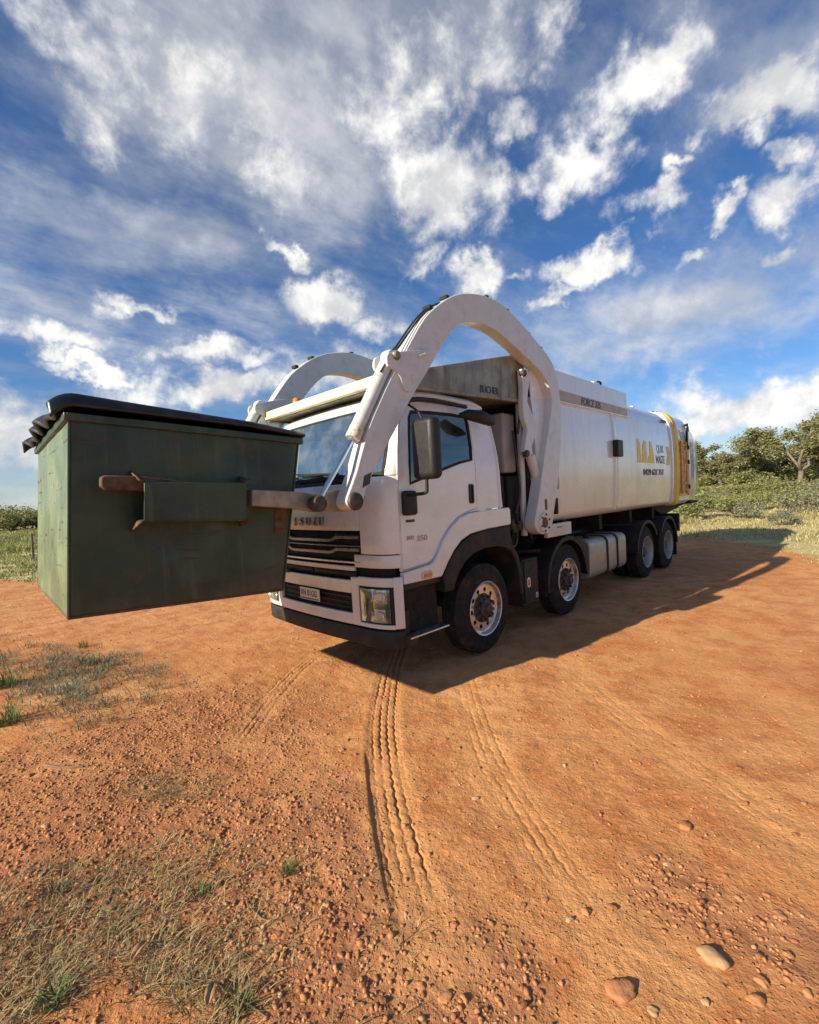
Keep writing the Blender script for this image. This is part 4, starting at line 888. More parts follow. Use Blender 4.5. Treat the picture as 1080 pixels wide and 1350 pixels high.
# rear: frame, tailgate, dome
rb = loft('rear_frame', [8.26, 8.275, 8.48, 8.50], 'body_white', T, True, [(1.01, 1.01, 2.36), (1.022, 1.022, 2.36), (1.022, 1.022, 2.36), (1.01, 1.01, 2.36)])
rs_ = loft('rear_seal', [8.48, 8.56], 'chassis_black', rb, True, [(1.0, 1.0, 2.35)]*2)
yf_frame = loft('yellow_frame', [8.53, 8.55, 8.74, 8.75], 'yellow', T, True, [(1.01, 1.02, 2.36), (1.028, 1.04, 2.36), (1.034, 1.05, 2.36), (1.015, 1.03, 2.36)])
tg = loft('tailgate', [8.75, 9.78, 9.80, 9.83, 10.4, 10.85, 11.1, 11.2], 'body_white', T, True, [(1.0, 1.03, 2.36), (1.0, 1.02, 2.36), (.985, .99, 2.36), (.97, .97, 2.36), (.965, .92, 2.34), (.93, .80, 2.31), (.84, .62, 2.28), (.62, .42, 2.28)])
for s in (-1, 1):
    ld = empty('ladder'); ld.parent = T
    for x in (8.83, 9.24): box('ladder_rail', (x-.03, x+.03), sorted((s*1.235, s*1.265)), (1.55, 2.74), 'orange', ld, .006)
    for k in range(8): box('ladder_rung', (8.86, 9.21), sorted((s*1.228, s*1.258)), (1.62+.145*k, 1.66+.145*k), 'orange', ld, .004)
    box('ladder_backing', (8.80, 9.27), sorted((s*1.195, s*1.216)), (1.50, 2.78), 'yellow', ld, .004)
    box('tailgate_post', (9.46, 9.60), sorted((s*1.19, s*1.225)), (1.50, 3.12), 'stripe_beige', tg, .01)
    for z in (3.06, 2.62, 2.28, 1.70): box('tailgate_latch', (9.46, 9.56), sorted((s*1.215, s*1.245)), (z-.05, z+.05), 'chassis_black', tg, .01)
    tube('tailgate_ram', [(9.40, s*1.235, 2.62), (9.40, s*1.235, 3.08)], .022, 'soft_black', tg, 8)
    tube('camera_post', [(9.66, s*1.10, 3.15), (9.74, s*1.16, 3.2), (9.78, s*1.16, 3.02)], .03, 'soft_black', tg, 8)
for k in range(4): lathe('frame_bolt', [(0, .03), (.02, .03), (.025, 0)], 'soft_black', yf_frame, 8, (8.64, -.75+.35*k, 3.44+.03*k if k < 3 else 3.5), 'z')
plate('tail_sump', [(7.6, 1.33), (9.85, 1.33), (9.9, 1.36), (10.5, 1.36), (10.5, 1.30), (9.3, 1.18), (8.6, 1.10), (8.3, 1.12)], -.95, .95, 'chassis_black', T, [], .01)
box('tail_step', (10.0, 10.6), (-1.12, 1.12), (1.28, 1.345), 'chassis_black', T, .01)
for x in (3.6, 4.9, 6.3, 7.6): box('body_bearer', (x-.06, x+.06), (-1.0, 1.0), (1.06, 1.33), 'chassis_black', T, .005)
# ------------------------------------------------------------------ the bin on the forks
BY = .93
bc4 = S(-BY, [(91.5, 817), (371, 778), (391, 579), (92, 544)])
BL = Vector(((bc4[0][0]+bc4[1][0])/2, 0, min(bc4[0][1], bc4[1][1])))
bin_ = tag(empty('skip_bin', BL), 'dented dark green steel front-lift bin with black ribbed lid on the truck forks', 'bin')
def B2(L): return [(a-BL.x, b-BL.z) for a, b in L]
bo = B2(bc4); (xa, za), (xb, zb_), (xc, zc_), (xd, zd) = bo
bin_.rotation_euler = (0, 0, math.radians(-2.0)); bin_.location.x += .032
def dent(u, v, k):
    e = min(1, 8*u*(1-u))*min(1, 8*v*(1-v)); a = np.array([u*2.6+k*7.1]); b = np.array([v*2.2+k*3.3])
    return float(e*(fbm(a, b, 61, 3)[0]*.045+fbm(a*3.1, b*3.1, 67, 2)[0]*.014))
def dented(name, p, q, r_, t_, nrm, k, mt='bin_green'):
    """a sheet between four corners, knocked about"""
    P4 = [Vector(c) for c in (p, q, r_, t_)]; n_ = Vector(nrm)
    o = grid(name, lambda u, v: P4[0].lerp(P4[1], u).lerp(P4[3].lerp(P4[2], u), v)+n_*dent(u, v, k), lin(0, 1, 49), lin(0, 1, 41), mt, bin_); solid(o, .010, 0); return o
for s in (-1, 1): dented('bin_side', (xa, s*BY, za), (xb, s*BY, zb_), (xc, s*BY, zc_), (xd, s*BY, zd), (0, 1, 0), 1+s)
def quadwall(name, p, q, m, par, y=BY-.012, th=.012):
    d = Vector((q[0]-p[0], q[1]-p[1])).normalized(); n = Vector((d.y, -d.x))*th
    vs = [(p[0], -y, p[1]), (p[0], y, p[1]), (q[0], y, q[1]), (q[0], -y, q[1])]; vs += [(a+n.x, b, c+n.y) for a, b, c in vs]
    return raw(name, vs, [(0, 1, 2, 3), (7, 6, 5, 4), (0, 4, 5, 1), (1, 5, 6, 2), (2, 6, 7, 3), (3, 7, 4, 0)], m, par)
dented('bin_front', (xa, -BY, za), (xa, BY, za), (xd, BY, zd), (xd, -BY, zd), (1, 0, 0), 5, 'bin_green_sunlit'); quadwall('bin_back', (xb, zb_), (xc, zc_), 'bin_green', bin_, th=-.012); quadwall('bin_floor', (xa, za+.012), (xb, zb_+.012), 'bin_green', bin_, th=.01)
# rim channel and foot rails
dv = Vector((xc-xd, zc_-zd)).normalized(); nv_ = Vector((-dv.y, dv.x))
rim = [(xd-.015, zd-.045), (xc+.015, zc_-.045), (xc+.015, zc_+.004), (xd-.015, zd+.004)]
for s in (-1, 1): plate('rim_channel', rim, *sorted((s*(BY-.002), s*(BY+.028))), 'bin_green', bin_, [], .006)
box('rim_channel', (xd-.03, xd+.004), (-BY-.025, BY+.025), (zd-.045, zd+.003), 'bin_green', bin_, .006)
box('rim_channel', (xc-.004, xc+.03), (-BY-.025, BY+.025), (zc_-.045, zc_+.003), 'bin_green', bin_, .006)
for s in (-1, 1): plate('foot_edge', [(xa-.004, za-.004), (xb+.004, zb_-.004), (xb+.004, zb_+.012), (xa-.004, za+.012)], *sorted((s*(BY-.001), s*(BY+.008))), 'rust_metal', bin_, [], .002)
pq = B2(S(-BY-.006, [(361, 668), (376, 668), (374, 702), (360, 702)])); plate('patch_plate', pq, -BY-.012, -BY+.002, 'rust_metal', bin_, [], .003)
tube('weld_seam', [(xa-.002, -BY-.004, za), (xd-.002, -BY-.004, zd)], .007, 'bin_green', bin_, 6); tube('weld_seam', [(xb+.002, -BY-.004, zb_), (xc+.002, -BY-.004, zc_)], .007, 'bin_green', bin_, 6)
# sleeves for the forks
sl_ = B2(S(-1.11, [(192, 636), (325, 637), (325, 685), (192, 686)]))
for s in (-1, 1):
    sv = plate('fork_sleeve', sl_, *sorted((s*1.105, s*1.118)), 'bin_green', bin_, [], .003)
    for k, (p, q) in enumerate(((sl_[0], sl_[1]), (sl_[3], sl_[2]))):
        zz0 = p[1]-.006 if k == 0 else p[1]-.006; 
        plate('sleeve_web', [(p[0], p[1]-.008), (q[0], q[1]-.008), (q[0], q[1]+.004), (p[0], p[1]+.004)], *sorted((s*(BY-.002), s*1.112)), 'bin_green', sv, [], .002)
    for k, (p, dx_, dz_) in enumerate(((sl_[0], -.035, .085), (sl_[3], -.035, -.07), (sl_[1], .03, .06), (sl_[2], .03, -.05))):
        vs = [(p[0], s*(BY-.001), p[1]), (p[0], s*1.115, p[1]), (p[0]+dx_, s*1.135, p[1]+dz_*.35), (p[0]+dx_, s*(BY-.001), p[1]+dz_)]
        o = raw('sleeve_flare', vs, [(0, 1, 2, 3)], 'rust_metal', sv); solid(o, .008, 0)
# the lid: two ribbed black plastic halves, hinged at the truck side
lt = B2(S(-.98, [(66, 512), (391, 572)]))
LX0 = xd-.075; LX1 = xc+.03
def lid_pt(u, y):
    x = LX0+(LX1-LX0)*u
    zt0 = zd+.088+(zc_+.035-zd-.088)*u**.9
    rib = .5+.5*math.cos((y-.185)/.37*2*math.pi); rib = rib**.8*(.75+.35*math.sin(y*5.3+1.7))
    z = zt0+(.060*rib-.02)*min(1, max(0, (1-u)*3.5))
    e = abs(y)/.985
    if u < .07: k = 1-u/.07; z -= .075*k**2; x -= .055*rib*k; x += .02*k*k
    if e > .972: z -= (zt0-(zd+(zc_-zd)*u)-.016)*min(1, ((e-.972)/.028))**1.2
    return Vector((x, y, z))
UL = [0, .008, .018, .03, .045, .06, .075]+lin(.1, 1, 14)
for s in (-1, 1):
    ys = lin(.006, .90, 40)+[.925, .945, .957, .963, .969, .975, .980, .985]
    lo_ = grid('lid', lambda u, v: lid_pt(u, s*v), UL, ys, 'lid_black', bin_, 0, 60); solid(lo_, .022, 0)
for s in (-1, 1): tubes('hinge', [([(xc+.04, s*.3, zc_+.02), (xc+.04, s*.75, zc_+.02)], .025)], 'soft_black', bin_)
tube('hinge_rod', [(xc+.04, -.93, zc_+.02), (xc+.04, .93, zc_+.02)], .012, 'rust_metal', bin_)

# ------------------------------------------------------------------ vegetation
def quads(C, size, rs, up=.25, asp=.45):
    """leaf-sized faces at the points C: bent pairs would cost more than they show"""
    n = len(C); a = rs.normal(size=(n, 3)); a[:, 2] *= .8; a /= np.linalg.norm(a, axis=1)[:, None]
    b = rs.normal(size=(n, 3)); b -= (b*a).sum(1)[:, None]*a; b /= np.linalg.norm(b, axis=1)[:, None]
    s = (size*rs.uniform(.6, 1.4, n))[:, None]; w_ = s*asp
    V = np.stack([C-a*s, C+b*w_-a*s*.1, C+a*s, C-b*w_-a*s*.1], 1).reshape(-1, 3); F = np.arange(4*n).reshape(n, 4); return V, F
def blob(c, r, n, rs, hollow=.35):
    d = rs.normal(size=(n, 3)); d /= np.linalg.norm(d, axis=1)[:, None]; q = rs.uniform(hollow, 1, n)**.6
    d *= (1+.22*np.sin(d[:, :1]*7+c[0]*3)+.2*np.sin(d[:, 1:2]*6+c[1]*5))
    return np.asarray(c)+d*q[:, None]*np.asarray(r)
def limb(a, b, r0, r1, rs, n=5, bend=.12):
    a = Vector(a); b = Vector(b); L = (b-a).length
    pts = [a.lerp(b, i/(n-1))+Vector(rs.normal(size=3))*L*bend*.35*(0 < i < n-1) for i in range(n)]
    return pts, [r0+(r1-r0)*i/(n-1) for i in range(n)]
def gum_tree(name, seed, h, spread, leafm='gum_leaf', nclump=20, nl=360, ls=.15):
    """returns (trunk mesh, crown mesh): a forked pale trunk with clumps of leaves at the limb ends"""
    rs = np.random.default_rng(seed); VS = []; FS = []; C = []
    def add(pts, rr):
        v, f = tube('', pts, rr, None, None, 7, 0, True); o = len(VS); VS.extend(v); FS.extend([tuple(k+o for k in q) for q in f])
    fork = Vector((rs.normal()*.25, rs.normal()*.25, h*rs.uniform(.14, .22))); p, r = limb((0, 0, -.2), fork, h*.030, h*.021, rs); add(p, r)
    k = int(rs.integers(3, 5)); ends = []
    for i in range(k):
        a = 2*math.pi*(i+rs.uniform(-.25, .25))/k; e = Vector((math.cos(a)*spread*.55, math.sin(a)*spread*.55, h*rs.uniform(.45, .75))); p, r = limb(fork, e, h*.016, h*.008, rs, 6, .2); add(p, r)
        for j in range(int(rs.integers(3, 6))):
            a2 = a+rs.uniform(-1.3, 1.3); s_ = p[3] if j % 2 else e
            e2 = Vector((s_.x+math.cos(a2)*spread*rs.uniform(.2, .55), s_.y+math.sin(a2)*spread*rs.uniform(.2, .55), s_.z+h*rs.uniform(-.14, .25))); p2, r2 = limb(s_, e2, h*.007, h*.002, rs, 4, .2); add(p2, r2); ends.append(e2)
    for e in list(ends): ends.append(e.lerp(Vector((0, 0, e.z*.55)), rs.uniform(.2, .6)))
    for e in ends:
        rad = spread*rs.uniform(.17, .30)
        for q in range(2):
            c = np.array(e)+rs.normal(size=3)*rad*.5; C.append(blob(c, (rad, rad, rad*.95), int(nl*rs.uniform(.6, 1.2)), rs, .15))
    C = np.concatenate(C); V, F = quads(C, ls, rs)
    tm = bpy.data.meshes.new(name+'_trunk'); tm.from_pydata([tuple(v) for v in VS], [], FS); tm.materials.append(MATS['bark']); tm.polygons.foreach_set('use_smooth', np.ones(len(tm.polygons), bool))
    o = np_mesh(name+'_crown', V, F, leafm); cm = o.data; bpy.data.objects.remove(o); return tm, cm
def bush_mesh(name, seed, r, h, leafm, n=1500, ls=.07, lumps=9):
    rs = np.random.default_rng(seed); C = []; VS = []; FS = []
    for i in range(lumps):
        a = rs.uniform(0, 6.28); q = r*math.sqrt(rs.uniform(0, .55)); c = (math.cos(a)*q, math.sin(a)*q, h*rs.uniform(.25, .72)); rad = r*rs.uniform(.28, .5)
        C.append(blob(c, (rad, rad, min(rad*.8, h*.36)), n//lumps, rs, .1))
        v, f = tube('', [(0, 0, -.05), (c[0]*.4, c[1]*.4, c[2]*.5), c], [.03, .02, .006], None, None, 5, 0, True); o = len(VS); VS.extend(v); FS.extend([tuple(k+o for k in t) for t in f])
    C = np.concatenate(C); C[:, 2] = np.maximum(C[:, 2], .03); V, F = quads(C, ls, rs)
    tm = bpy.data.meshes.new(name+'_stems'); tm.from_pydata([tuple(v) for v in VS], [], FS); tm.materials.append(MATS['bark'])
    o = np_mesh(name+'_foliage', V, F, leafm); cm = o.data; bpy.data.objects.remove(o); return tm, cm
def plant(name, parts, loc, sc, rot, label, cat, group=None):
    e = empty(name, loc); e.scale = (sc[0], sc[0], sc[1]); e.rotation_euler = (0, 0, rot); tag(e, label, cat, group)
    for nm, me in parts:
        o = bpy.data.objects.new(nm, me); COL.objects.link(o); o.parent = e
    return e
def at(px, dist):
    """a spot on the ground in the direction of the photo column px, dist metres from the camera"""
    d = ray(px, 655); d.z = 0; d.normalize(); x, y = CAM.x+d.x*dist, CAM.y+d.y*dist; return (x, y, float(Hbase(x, y)))
gums = [gum_tree('gum', 31+k, 10, sp) for k, sp in enumerate((4.2, 3.6, 4.6))]
# photo column, distance, height scale, spread scale, which, label
TREES = [(1056, 62, .80, 1.0, 0, 'tall open-crowned gum tree with pale forked limbs, highest of the roadside trees'),
         (952, 66, .60, .95, 1, 'bushy dark gum tree with a rounded top beside the tailgate'),
         (1000, 74, .66, 1.15, 2, 'broad dark gum tree between the rounded gum and the tallest gum'),
         (925, 76, .52, 1.0, 2, 'low gum tree mostly hidden behind the garbage truck body'),
         (1110, 66, .72, 1.1, 1, 'gum tree beyond the tallest gum on the open side'), (1150, 78, .72, 1.2, 2, 'gum tree at the far open end of the row'),
         (1030, 84, .62, 1.2, 1, 'distant gum tree behind the tallest gum'), (975, 88, .58, 1.2, 0, 'distant gum tree in the gap between the rounded and the broad gum')]
for px, d, hs, ss, k, lb in TREES:
    x, y, z = at(px, d); plant('gum_tree', (('trunk', gums[k][0]), ('crown', gums[k][1])), (x, y, z), (ss, hs), px*.37, lb, 'tree', 'gum trees behind the truck')
BV = [bush_mesh('bush', 51, 1.5, 1.7, 'bush_leaf', 2600, .075), bush_mesh('bush', 52, 1.3, 1.3, 'sage_leaf', 2400, .06), bush_mesh('bush', 53, 1.8, 1.5, 'bush_leaf', 2800, .075, 12)]
BUSH = [(928, 25, .85, 1.0, 0, 'bright yellow-green bush standing right behind the tailgate'), (953, 29, .58, .8, 2, 'olive bush beside the bright yellow-green bush'),
        (984, 25, .62, .62, 1, 'grey-green low bush in the dry grass'), (1008, 36, .55, 1.0, 2, 'wide olive bush below the broad gum'), (1060, 27, .80, .9, 1, 'large grey-green bush below the tallest gum'),
        (1092, 31, .65, 1.0, 2, 'large olive bush past the grey-green one'), (1030, 22, .45, .5, 1, 'small silvery bush in front of the larger bushes'), (905, 34, .7, 1.0, 2, 'olive bush half hidden by the truck'),
        (972, 48, .55, 1.2, 0, 'dense bush at the foot of the rounded gum'), (1046, 50, .6, 1.2, 2, 'dense bush at the foot of the tallest gum'), (1020, 54, .6, 1.2, 0, 'dense bush at the foot of the broad gum'), (938, 48, .6, 1.1, 0, 'dense bush between the low gum and the rounded gum'),
        (940, 36, .75, .9, 1, 'silvery bush in the gap behind the olive bushes'), (968, 33, .6, .8, 2, 'olive bush between the silvery bush and the low grey-green one'), (998, 30, .6, .75, 0, 'small yellow-green bush in front of the wide olive bush'), (1022, 41, .9, 1.1, 0, 'yellow-green bush behind the wide olive bush'), (1042, 33, .7, .9, 2, 'olive bush beside the large grey-green one'), (1075, 38, .85, 1.0, 1, 'silvery bush behind the large olive bush'), (985, 42, .85, 1.1, 2, 'olive bush behind the low grey-green one'),
        (1125, 27, .9, 1.0, 1, 'grey-green bush at the open end'), (1078, 48, .6, 1.1, 0, 'tall bush behind the grey-green bushes')]
for px, d, hs, ss, k, lb in BUSH:
    plant('bush', (('stems', BV[k][0]), ('foliage', BV[k][1])), at(px, d), (ss, hs), px*.7, lb, 'bush', 'bushes behind the truck')
for i, (px, d, s) in enumerate(((915, 66, 1.5), (962, 70, 1.7), (988, 64, 1.5), (1030, 72, 1.7), (1068, 72, 1.7), (1105, 68, 1.7))):
    x, y, z = at(px, d); plant('scrub_tree', (('trunk', BV[2 if i % 2 else 0][0]), ('crown', BV[2 if i % 2 else 0][1])), (x, y, z), (s*1.4, s*.85), i*1.7, 'rounded olive scrub filling the gaps below the gum crowns', 'tree', 'scrub below the gum trees')
FAR = [(-60, 95, 1.6), (-30, 88, 1.45), (-8, 92, 1.55), (14, 86, 1.35), (30, 98, 1.5), (48, 90, 1.4), (70, 95, 1.5), (100, 92, 1.4), (140, 96, 1.6), (-100, 90, 1.5)]
for i, (px, d, s) in enumerate(FAR):
    x, y, z = at(px, d); plant('scrub_tree', (('trunk', BV[2 if i % 2 else 0][0]), ('crown', BV[2 if i % 2 else 0][1])), (x, y, z), (s*2.0, s*1.55), i*1.3, 'low round scrub tree in the distant line beyond the bin', 'tree', 'distant scrub line')

def blades(C, n, h, spread, wd, rs, lean=.5):
    """clumps of grass: C (m,3) roots, n blades each as bent two-segment strips"""
    m = len(C); N = m*n; c = np.repeat(C, n, 0); hh = np.repeat(h if np.ndim(h) else np.full(m, h), n)*rs.uniform(.45, 1.15, N)
    a = rs.uniform(0, 2*np.pi, N); rr = np.repeat(spread if np.ndim(spread) else np.full(m, spread), n)*np.sqrt(rs.uniform(0, 1, N))
    b0 = c+np.stack([np.cos(a)*rr, np.sin(a)*rr, np.zeros(N)], -1)
    a2 = a+rs.normal(0, .9, N); ln = hh*lean*rs.uniform(.3, 1.6, N)
    mid = b0+np.stack([np.cos(a2)*ln*.35, np.sin(a2)*ln*.35, hh*.6], -1); tip = b0+np.stack([np.cos(a2)*ln, np.sin(a2)*ln, hh*rs.uniform(.75, 1.0, N)], -1)
    w_ = wd*rs.uniform(.6, 1.4, N); s = np.stack([-np.sin(a2)*w_, np.cos(a2)*w_, np.zeros(N)], -1)
    V = np.stack([b0-s, b0+s, mid+s*.8, mid-s*.8, tip-s*.12, tip+s*.12], 1).reshape(-1, 3); k = np.arange(N)[:, None]*6
    F = np.concatenate([k+np.array([0, 1, 2, 3]), k+np.array([3, 2, 5, 4])]); return V, F
rs = np.random.default_rng(5)
# field grass: thick by the edge of the pad, thinner far off
n = 62000; rad = 6+74*rs.uniform(0, 1, n)**1.35; an = rs.uniform(math.radians(-25), math.radians(115), n)
xs = CAM.x+rad*np.cos(an); ys_ = CAM.y+rad*np.sin(an); pd = pad_dist(xs, ys_)
k = (pd < .15+fbm(xs*.8, ys_*.8, 9, 3)*1.6); xs, ys_, rad = xs[k], ys_[k], rad[k]
clump = sst(-.12, .22, fbm(xs*.35, ys_*.35, 17, 4)); hh = (.10+.28*clump)*(1+rad*.006)*np.where(pd[k] > -1.2, .5, 1)
left_ = np.arctan2(ys_-CAM.y, xs-CAM.x) > math.radians(45)
for sel, mt, lb in ((~left_, 'field_grass', 'pale dry grass of the paddock beyond the tail of the truck'), (left_, 'green_field', 'greener grass of the paddock beyond the bin')):
  V, F = blades(np.stack([xs, ys_, Hbase(xs, ys_)-.01], -1)[sel], 6, hh[sel], .10+.004*rad[sel], np.repeat(.0022+.00045*rad[sel], 6), rs, .7)
  tag(np_mesh('field_grass', V, F, mt), lb, 'grass', None, 'stuff')
# straw and dead grass litter in the near corner
n = 2100; q = np.array([G(*p) for p in zip(rs.normal(130, 130, n), rs.uniform(1110, 1420, n))])
k = (fbm(q[:, 0]*2.2, q[:, 1]*2.2, 19, 3) > -.03); q = q[k]; z = Hfine(q[:, 0], q[:, 1])
V, F = blades(np.stack([q[:, 0], q[:, 1], z-.003], -1), 4, .038, .05, .0019, rs, 1.9)
tag(np_mesh('straw_litter', V, F, 'straw'), 'dry straw and dead grass matted on the red soil', 'grass', None, 'stuff')
q2 = np.array([G(*p) for p in zip(rs.normal(215, 40, 160), rs.normal(1040, 12, 160))]); V, F = blades(np.stack([q2[:, 0], q2[:, 1], Hfine(q2[:, 0], q2[:, 1])], -1), 4, .03, .04, .0015, rs, 2.6)
tag(np_mesh('straw_litter', V, F, 'straw'), 'small wisp of pale straw lying on the gravel', 'grass', None, 'stuff')
# sparse grey weed mat at the left
pts = []
for px, py, sx_, sy_, m_ in ((95, 905, 55, 22, 190), (140, 880, 40, 10, 60), (30, 870, 35, 12, 60)): pts += [G(a, b) for a, b in zip(rs.normal(px, sx_, m_), rs.normal(py, sy_, m_))]
q = np.array(pts); V, F = blades(np.stack([q[:, 0], q[:, 1], Hfine(q[:, 0], q[:, 1])], -1), 16, .075, .10, .0028, rs, 1.2)
tag(np_mesh('weed_mat', V, F, 'grey_weed'), 'sparse grey-green weeds creeping over the red soil below the bin', 'grass', None, 'stuff')
TUFT = [(10, 905, .16, .20, 150, 'large green grass tuft at the end of the weed mat'), (6, 955, .16, .18, 130, 'green grass tuft beside the large one, nearer the gravel'), (118, 878, .12, .12, 70, 'upright green tuft inside the grey weed mat'), (110, 853, .10, .10, 50, 'small tuft alone on the red soil beyond the weed mat'),
        (378, 1152, .045, .05, 70, 'small bright green seedling tuft on the gravel beside the wheel rut'), (262, 1180, .05, .05, 60, 'small green seedling tuft above the straw litter'), (70, 1318, .06, .07, 90, 'low green weed growing in the straw litter'), (318, 1330, .05, .06, 70, 'thin green tuft at the end of the straw litter'), (75, 1175, .05, .06, 50, 'faint green sprig at the border of straw and gravel')]
for px, py, h, sp, nb, lb in TUFT:
    x, y = G(px, py); z = float(Hfine(np.array([x]), np.array([y]))[0])
    V, F = blades(np.zeros((1, 3)), nb, h, sp*.6, .0022 if h < .08 else .0035, rs, .8); o = np_mesh('grass_tuft', V, F, 'green_grass', None, (x, y, z-.004)); tag(o, lb, 'grass tuft')
# fallen leaves
def fallen(px, py, L, wd, rot, label):
    x, y = G(px, py); z = float(Hfine(np.array([x]), np.array([y]))[0]); vs = []; n_ = 9
    for i in range(n_):
        t = i/(n_-1); w_ = wd*math.sin(math.pi*min(1, t*.96+.02))**.8; zc = .012*math.sin(t*3)+.012
        vs += [((t-.5)*L, -w_, zc+.010), ((t-.5)*L, 0, zc), ((t-.5)*L, w_, zc+.012)]
    fs = [(i*3+j, i*3+3+j, i*3+4+j, i*3+1+j) for i in range(n_-1) for j in range(2)]
    o = raw('fallen_leaf', vs, fs, 'dead_leaf'); solid(o, .0012, 0); o.location = (x, y, z+.004); o.rotation_euler = (.1, -.1, rot); tag(o, label, 'leaf')
fallen(183, 1262, .075, .016, .55, 'long brown dead leaf lying in the straw litter'); fallen(277, 1318, .075, .017, .9, 'curled brown dead leaf beside the thin green tuft'); fallen(130, 1222, .05, .012, .4, 'small brown dead leaf at the border of straw and gravel')
for pts_, lb in ((((325, 1190), (345, 1212), (372, 1218)), 'bent dry twig lying across the straw'), (((285, 1298), (330, 1330), (352, 1345)), 'straight dry twig beside the curled leaf'), (((60, 1010), (84, 1014), (110, 1012)), 'short charred stick on the gravel below the weed mat')):
    L = []
    for p in pts_: x, y = G(*p); L.append((x, y, float(Hfine(np.array([x]), np.array([y]))[0])+.006))
    tag(tube('twig', L, .0035 if 'charred' not in lb else .009, 'stick', None, 6, 3), lb, 'twig')

# ------------------------------------------------------------------ stones
ico = bmesh.new(); bmesh.ops.create_icosphere(ico, subdivisions=1, radius=1.0); IV = np.array([v.co[:] for v in ico.verts]); IF = np.array([[v.index for v in f.verts] for f in ico.faces]); ico.free()
ic2 = bmesh.new(); bmesh.ops.create_icosphere(ic2, subdivisions=3, radius=1.0); IV2 = np.array([v.co[:] for v in ic2.verts]); IF2 = np.array([[v.index for v in f.verts] for f in ic2.faces]); ic2.free()
def gravel(name, q, r, label):
    n = len(q); z = Hfine(q[:, 0], q[:, 1]); sc = r[:, None]*np.stack([rs.uniform(.8, 1.4, n), rs.uniform(.7, 1.1, n), rs.uniform(.45, .8, n)], -1)
    a = rs.uniform(0, 6.28, n); V = IV[None]*(1+rs.uniform(-.34, .30, (n, len(IV), 1)))*sc[:, None, :]
    c, s = np.cos(a)[:, None], np.sin(a)[:, None]; V = np.stack([V[..., 0]*c-V[..., 1]*s, V[..., 0]*s+V[..., 1]*c, V[..., 2]], -1)
    V += np.stack([q[:, 0], q[:, 1], z+sc[:, 2]*.15], -1)[:, None, :]; F = (np.arange(n)[:, None, None]*len(IV)+IF[None]).reshape(-1, 3)
    tag(np_mesh(name, V.reshape(-1, 3), F, 'stone'), label, 'gravel', None, 'stuff')
n = 110000; qx = rs.uniform(-3.2, 1.6, n); qy = rs.uniform(-4.0, 1.2, n); g = gravel_mask(qx, qy); tr_ = packed_mask(qx, qy)
keep = rs.uniform(0, 1, n) < (.05+.50*g**1.3)*(1-.9*tr_); q = np.stack([qx, qy], -1)[keep]; r = .0024+.0075*rs.uniform(0, 1, len(q))**2.4*(1+.5*g[keep])
gravel('gravel', q, r, 'loose red and tan gravel scattered over the soil')
n = 9000; q = np.stack([rs.uniform(-3, 10, n), rs.uniform(-4.5, 11, n)], -1); q = q[pad_dist(q[:, 0], q[:, 1]) > .3]; gravel('gravel', q, .004+.013*rs.uniform(0, 1, len(q))**4, 'sparse loose gravel further out on the red clearing')
def stone(px, py, wpx, flat, label, group=None, seed=0, el=1.4):
    x, y = G(px, py); d = (Vector((x, y, 0))-CAM).dot(FW); r = wpx/FPX*d*.34; r_ = np.random.default_rng(seed)
    V = IV2.copy(); ph = r_.uniform(0, 6, 6); V = np.sign(V)*np.abs(V)**np.array([.8, .85, .75]); k = 1+.14*np.sin(V[:, 0]*2.3+ph[0])+.15*np.sin(V[:, 1]*3.1+ph[1])+.14*np.sin(V[:, 2]*3.7+ph[2])+.10*np.sin(V[:, 0]*5+ph[3])*np.sin(V[:, 1]*6+ph[4])+.05*np.sin(V[:, 2]*11+ph[5]+V[:, 0]*8)
    V = V*k[:, None]*np.array([r*el/1.2, r/1.1, r*flat]); z = float(Hfine(np.array([x]), np.array([y]))[0])
    o = np_mesh('stone', V, IF2, 'stone', None, (x, y, z-r*flat*.05), True); o.rotation_euler = (0, 0, r_.uniform(0, 3.1)); tag(o, label, 'stone', group)
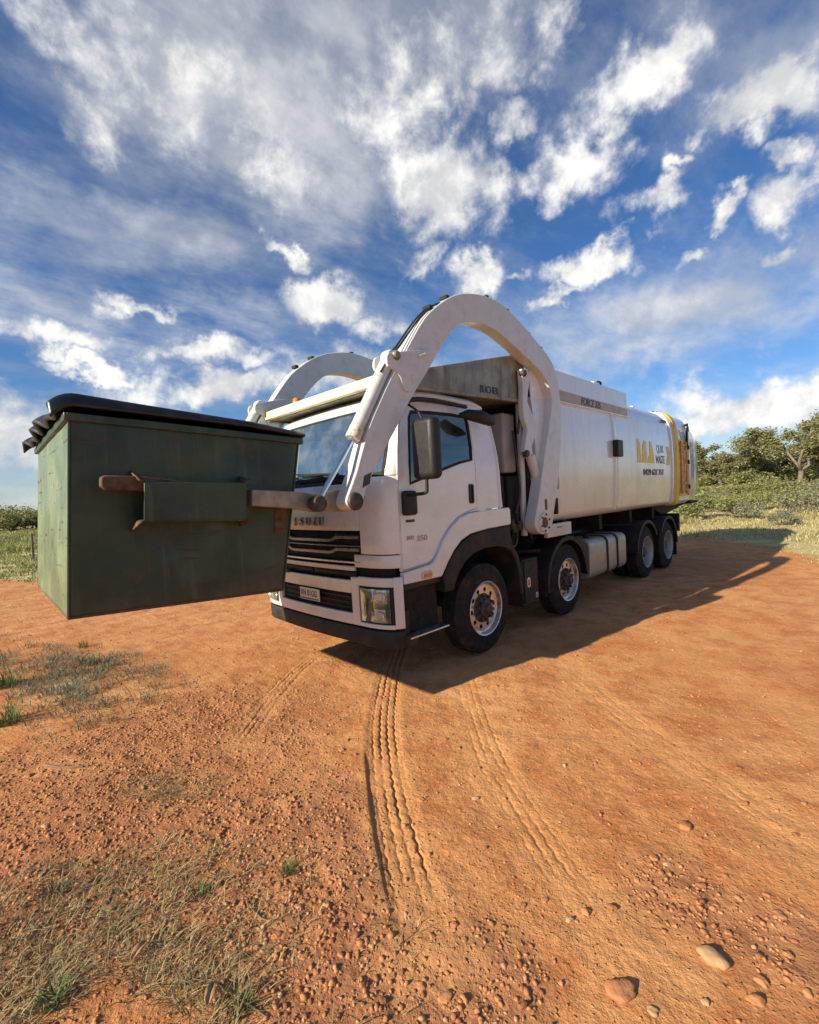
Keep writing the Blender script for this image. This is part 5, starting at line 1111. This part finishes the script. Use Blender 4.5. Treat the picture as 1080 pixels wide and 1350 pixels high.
for i, a in enumerate(((943, 1268, 44, .5, 'large smooth oblong tan stone half buried in the soil'), (822, 1312, 44, .6, 'jagged brown stone in its own hollow beside the faint track'), (1005, 1295, 22, .7, 'upright grey-brown stone beside the large tan one'), (995, 1320, 26, .6, 'round brown stone past the upright one'),
        (905, 1090, 22, .7, 'round pale stone standing alone among small pebbles'), (773, 1202, 16, .8, 'small pale stone sitting on the faint tyre track'), (752, 1213, 14, .7, 'small dark stone beside the pale one on the track'), (808, 1198, 15, .8, 'small brown stone on the far side of the faint track'),
        (718, 1186, 15, .25, 'flat black flake of stone beside the faint track'), (1028, 1206, 18, .5, 'flat brown stone at the end of the pebble scatter'), (863, 1134, 13, .7, 'cream pebble at the start of the pebble scatter'), (925, 1168, 17, .7, 'rounded brown stone in the middle of the pebble scatter'),
        (38, 1021, 14, .9, 'pale stone beside the charred stick'), (587, 1316, 22, .6, 'broad tan stone among loose gravel below the main rut'), (613, 1318, 16, .7, 'cream stone beside the broad tan one'), (601, 1335, 12, .8, 'small round stone below the broad tan one'), (555, 1300, 14, .6, 'flat pale stone beside the broad tan one'))):
    stone(*a, seed=i+3)
q = [(450, 990, 10), (556, 1055, 10), (627, 1052, 11), (652, 905, 9), (745, 1010, 9), (640, 1118, 8), (553, 1084, 8), (605, 985, 10), (655, 1090, 7), (430, 970, 8), (840, 1160, 12), (880, 1140, 11), (955, 1155, 10), (975, 1185, 12), (945, 1195, 10), (900, 1205, 11), (1010, 1180, 10), (860, 1180, 11), (1050, 1100, 10), (975, 1012, 10), (1060, 1060, 9), (600, 1222, 12), (612, 1242, 10), (570, 1236, 10), (545, 1275, 12), (530, 1282, 10), (690, 1195, 10), (330, 1085, 12), (278, 1110, 12), (240, 1100, 10), (410, 1130, 12), (430, 1180, 12), (395, 1195, 14), (365, 1232, 15), (345, 1075, 10), (470, 1235, 14), (450, 1260, 12), (400, 1260, 15), (190, 1105, 12), (150, 1150, 12), (60, 1090, 12), (30, 1120, 12), (95, 1060, 10), (1000, 1262, 14), (960, 1230, 12), (740, 1298, 12), (690, 1330, 16), (860, 1338, 16), (930, 1325, 14), (1040, 1260, 14), (1065, 1310, 16), (505, 1320, 14), (480, 1300, 12)]
for i, (a, b, c) in enumerate(q): stone(a, b, c, .65, 'small rounded loose stone lying on the red soil', 'small loose stones', 40+i)
# fence post in the paddock
x, y, z = at(38, 24); fpz = plate('fence_post', [(-.04, 0), (.04, 0), (.035, 1.15), (-.03, 1.18)], -.035, .035, 'post_wood', None, [], .008); fpz.location = (x, y, z-.05); tag(fpz, 'weathered grey fence post standing in the grass beyond the bin', 'fence post')
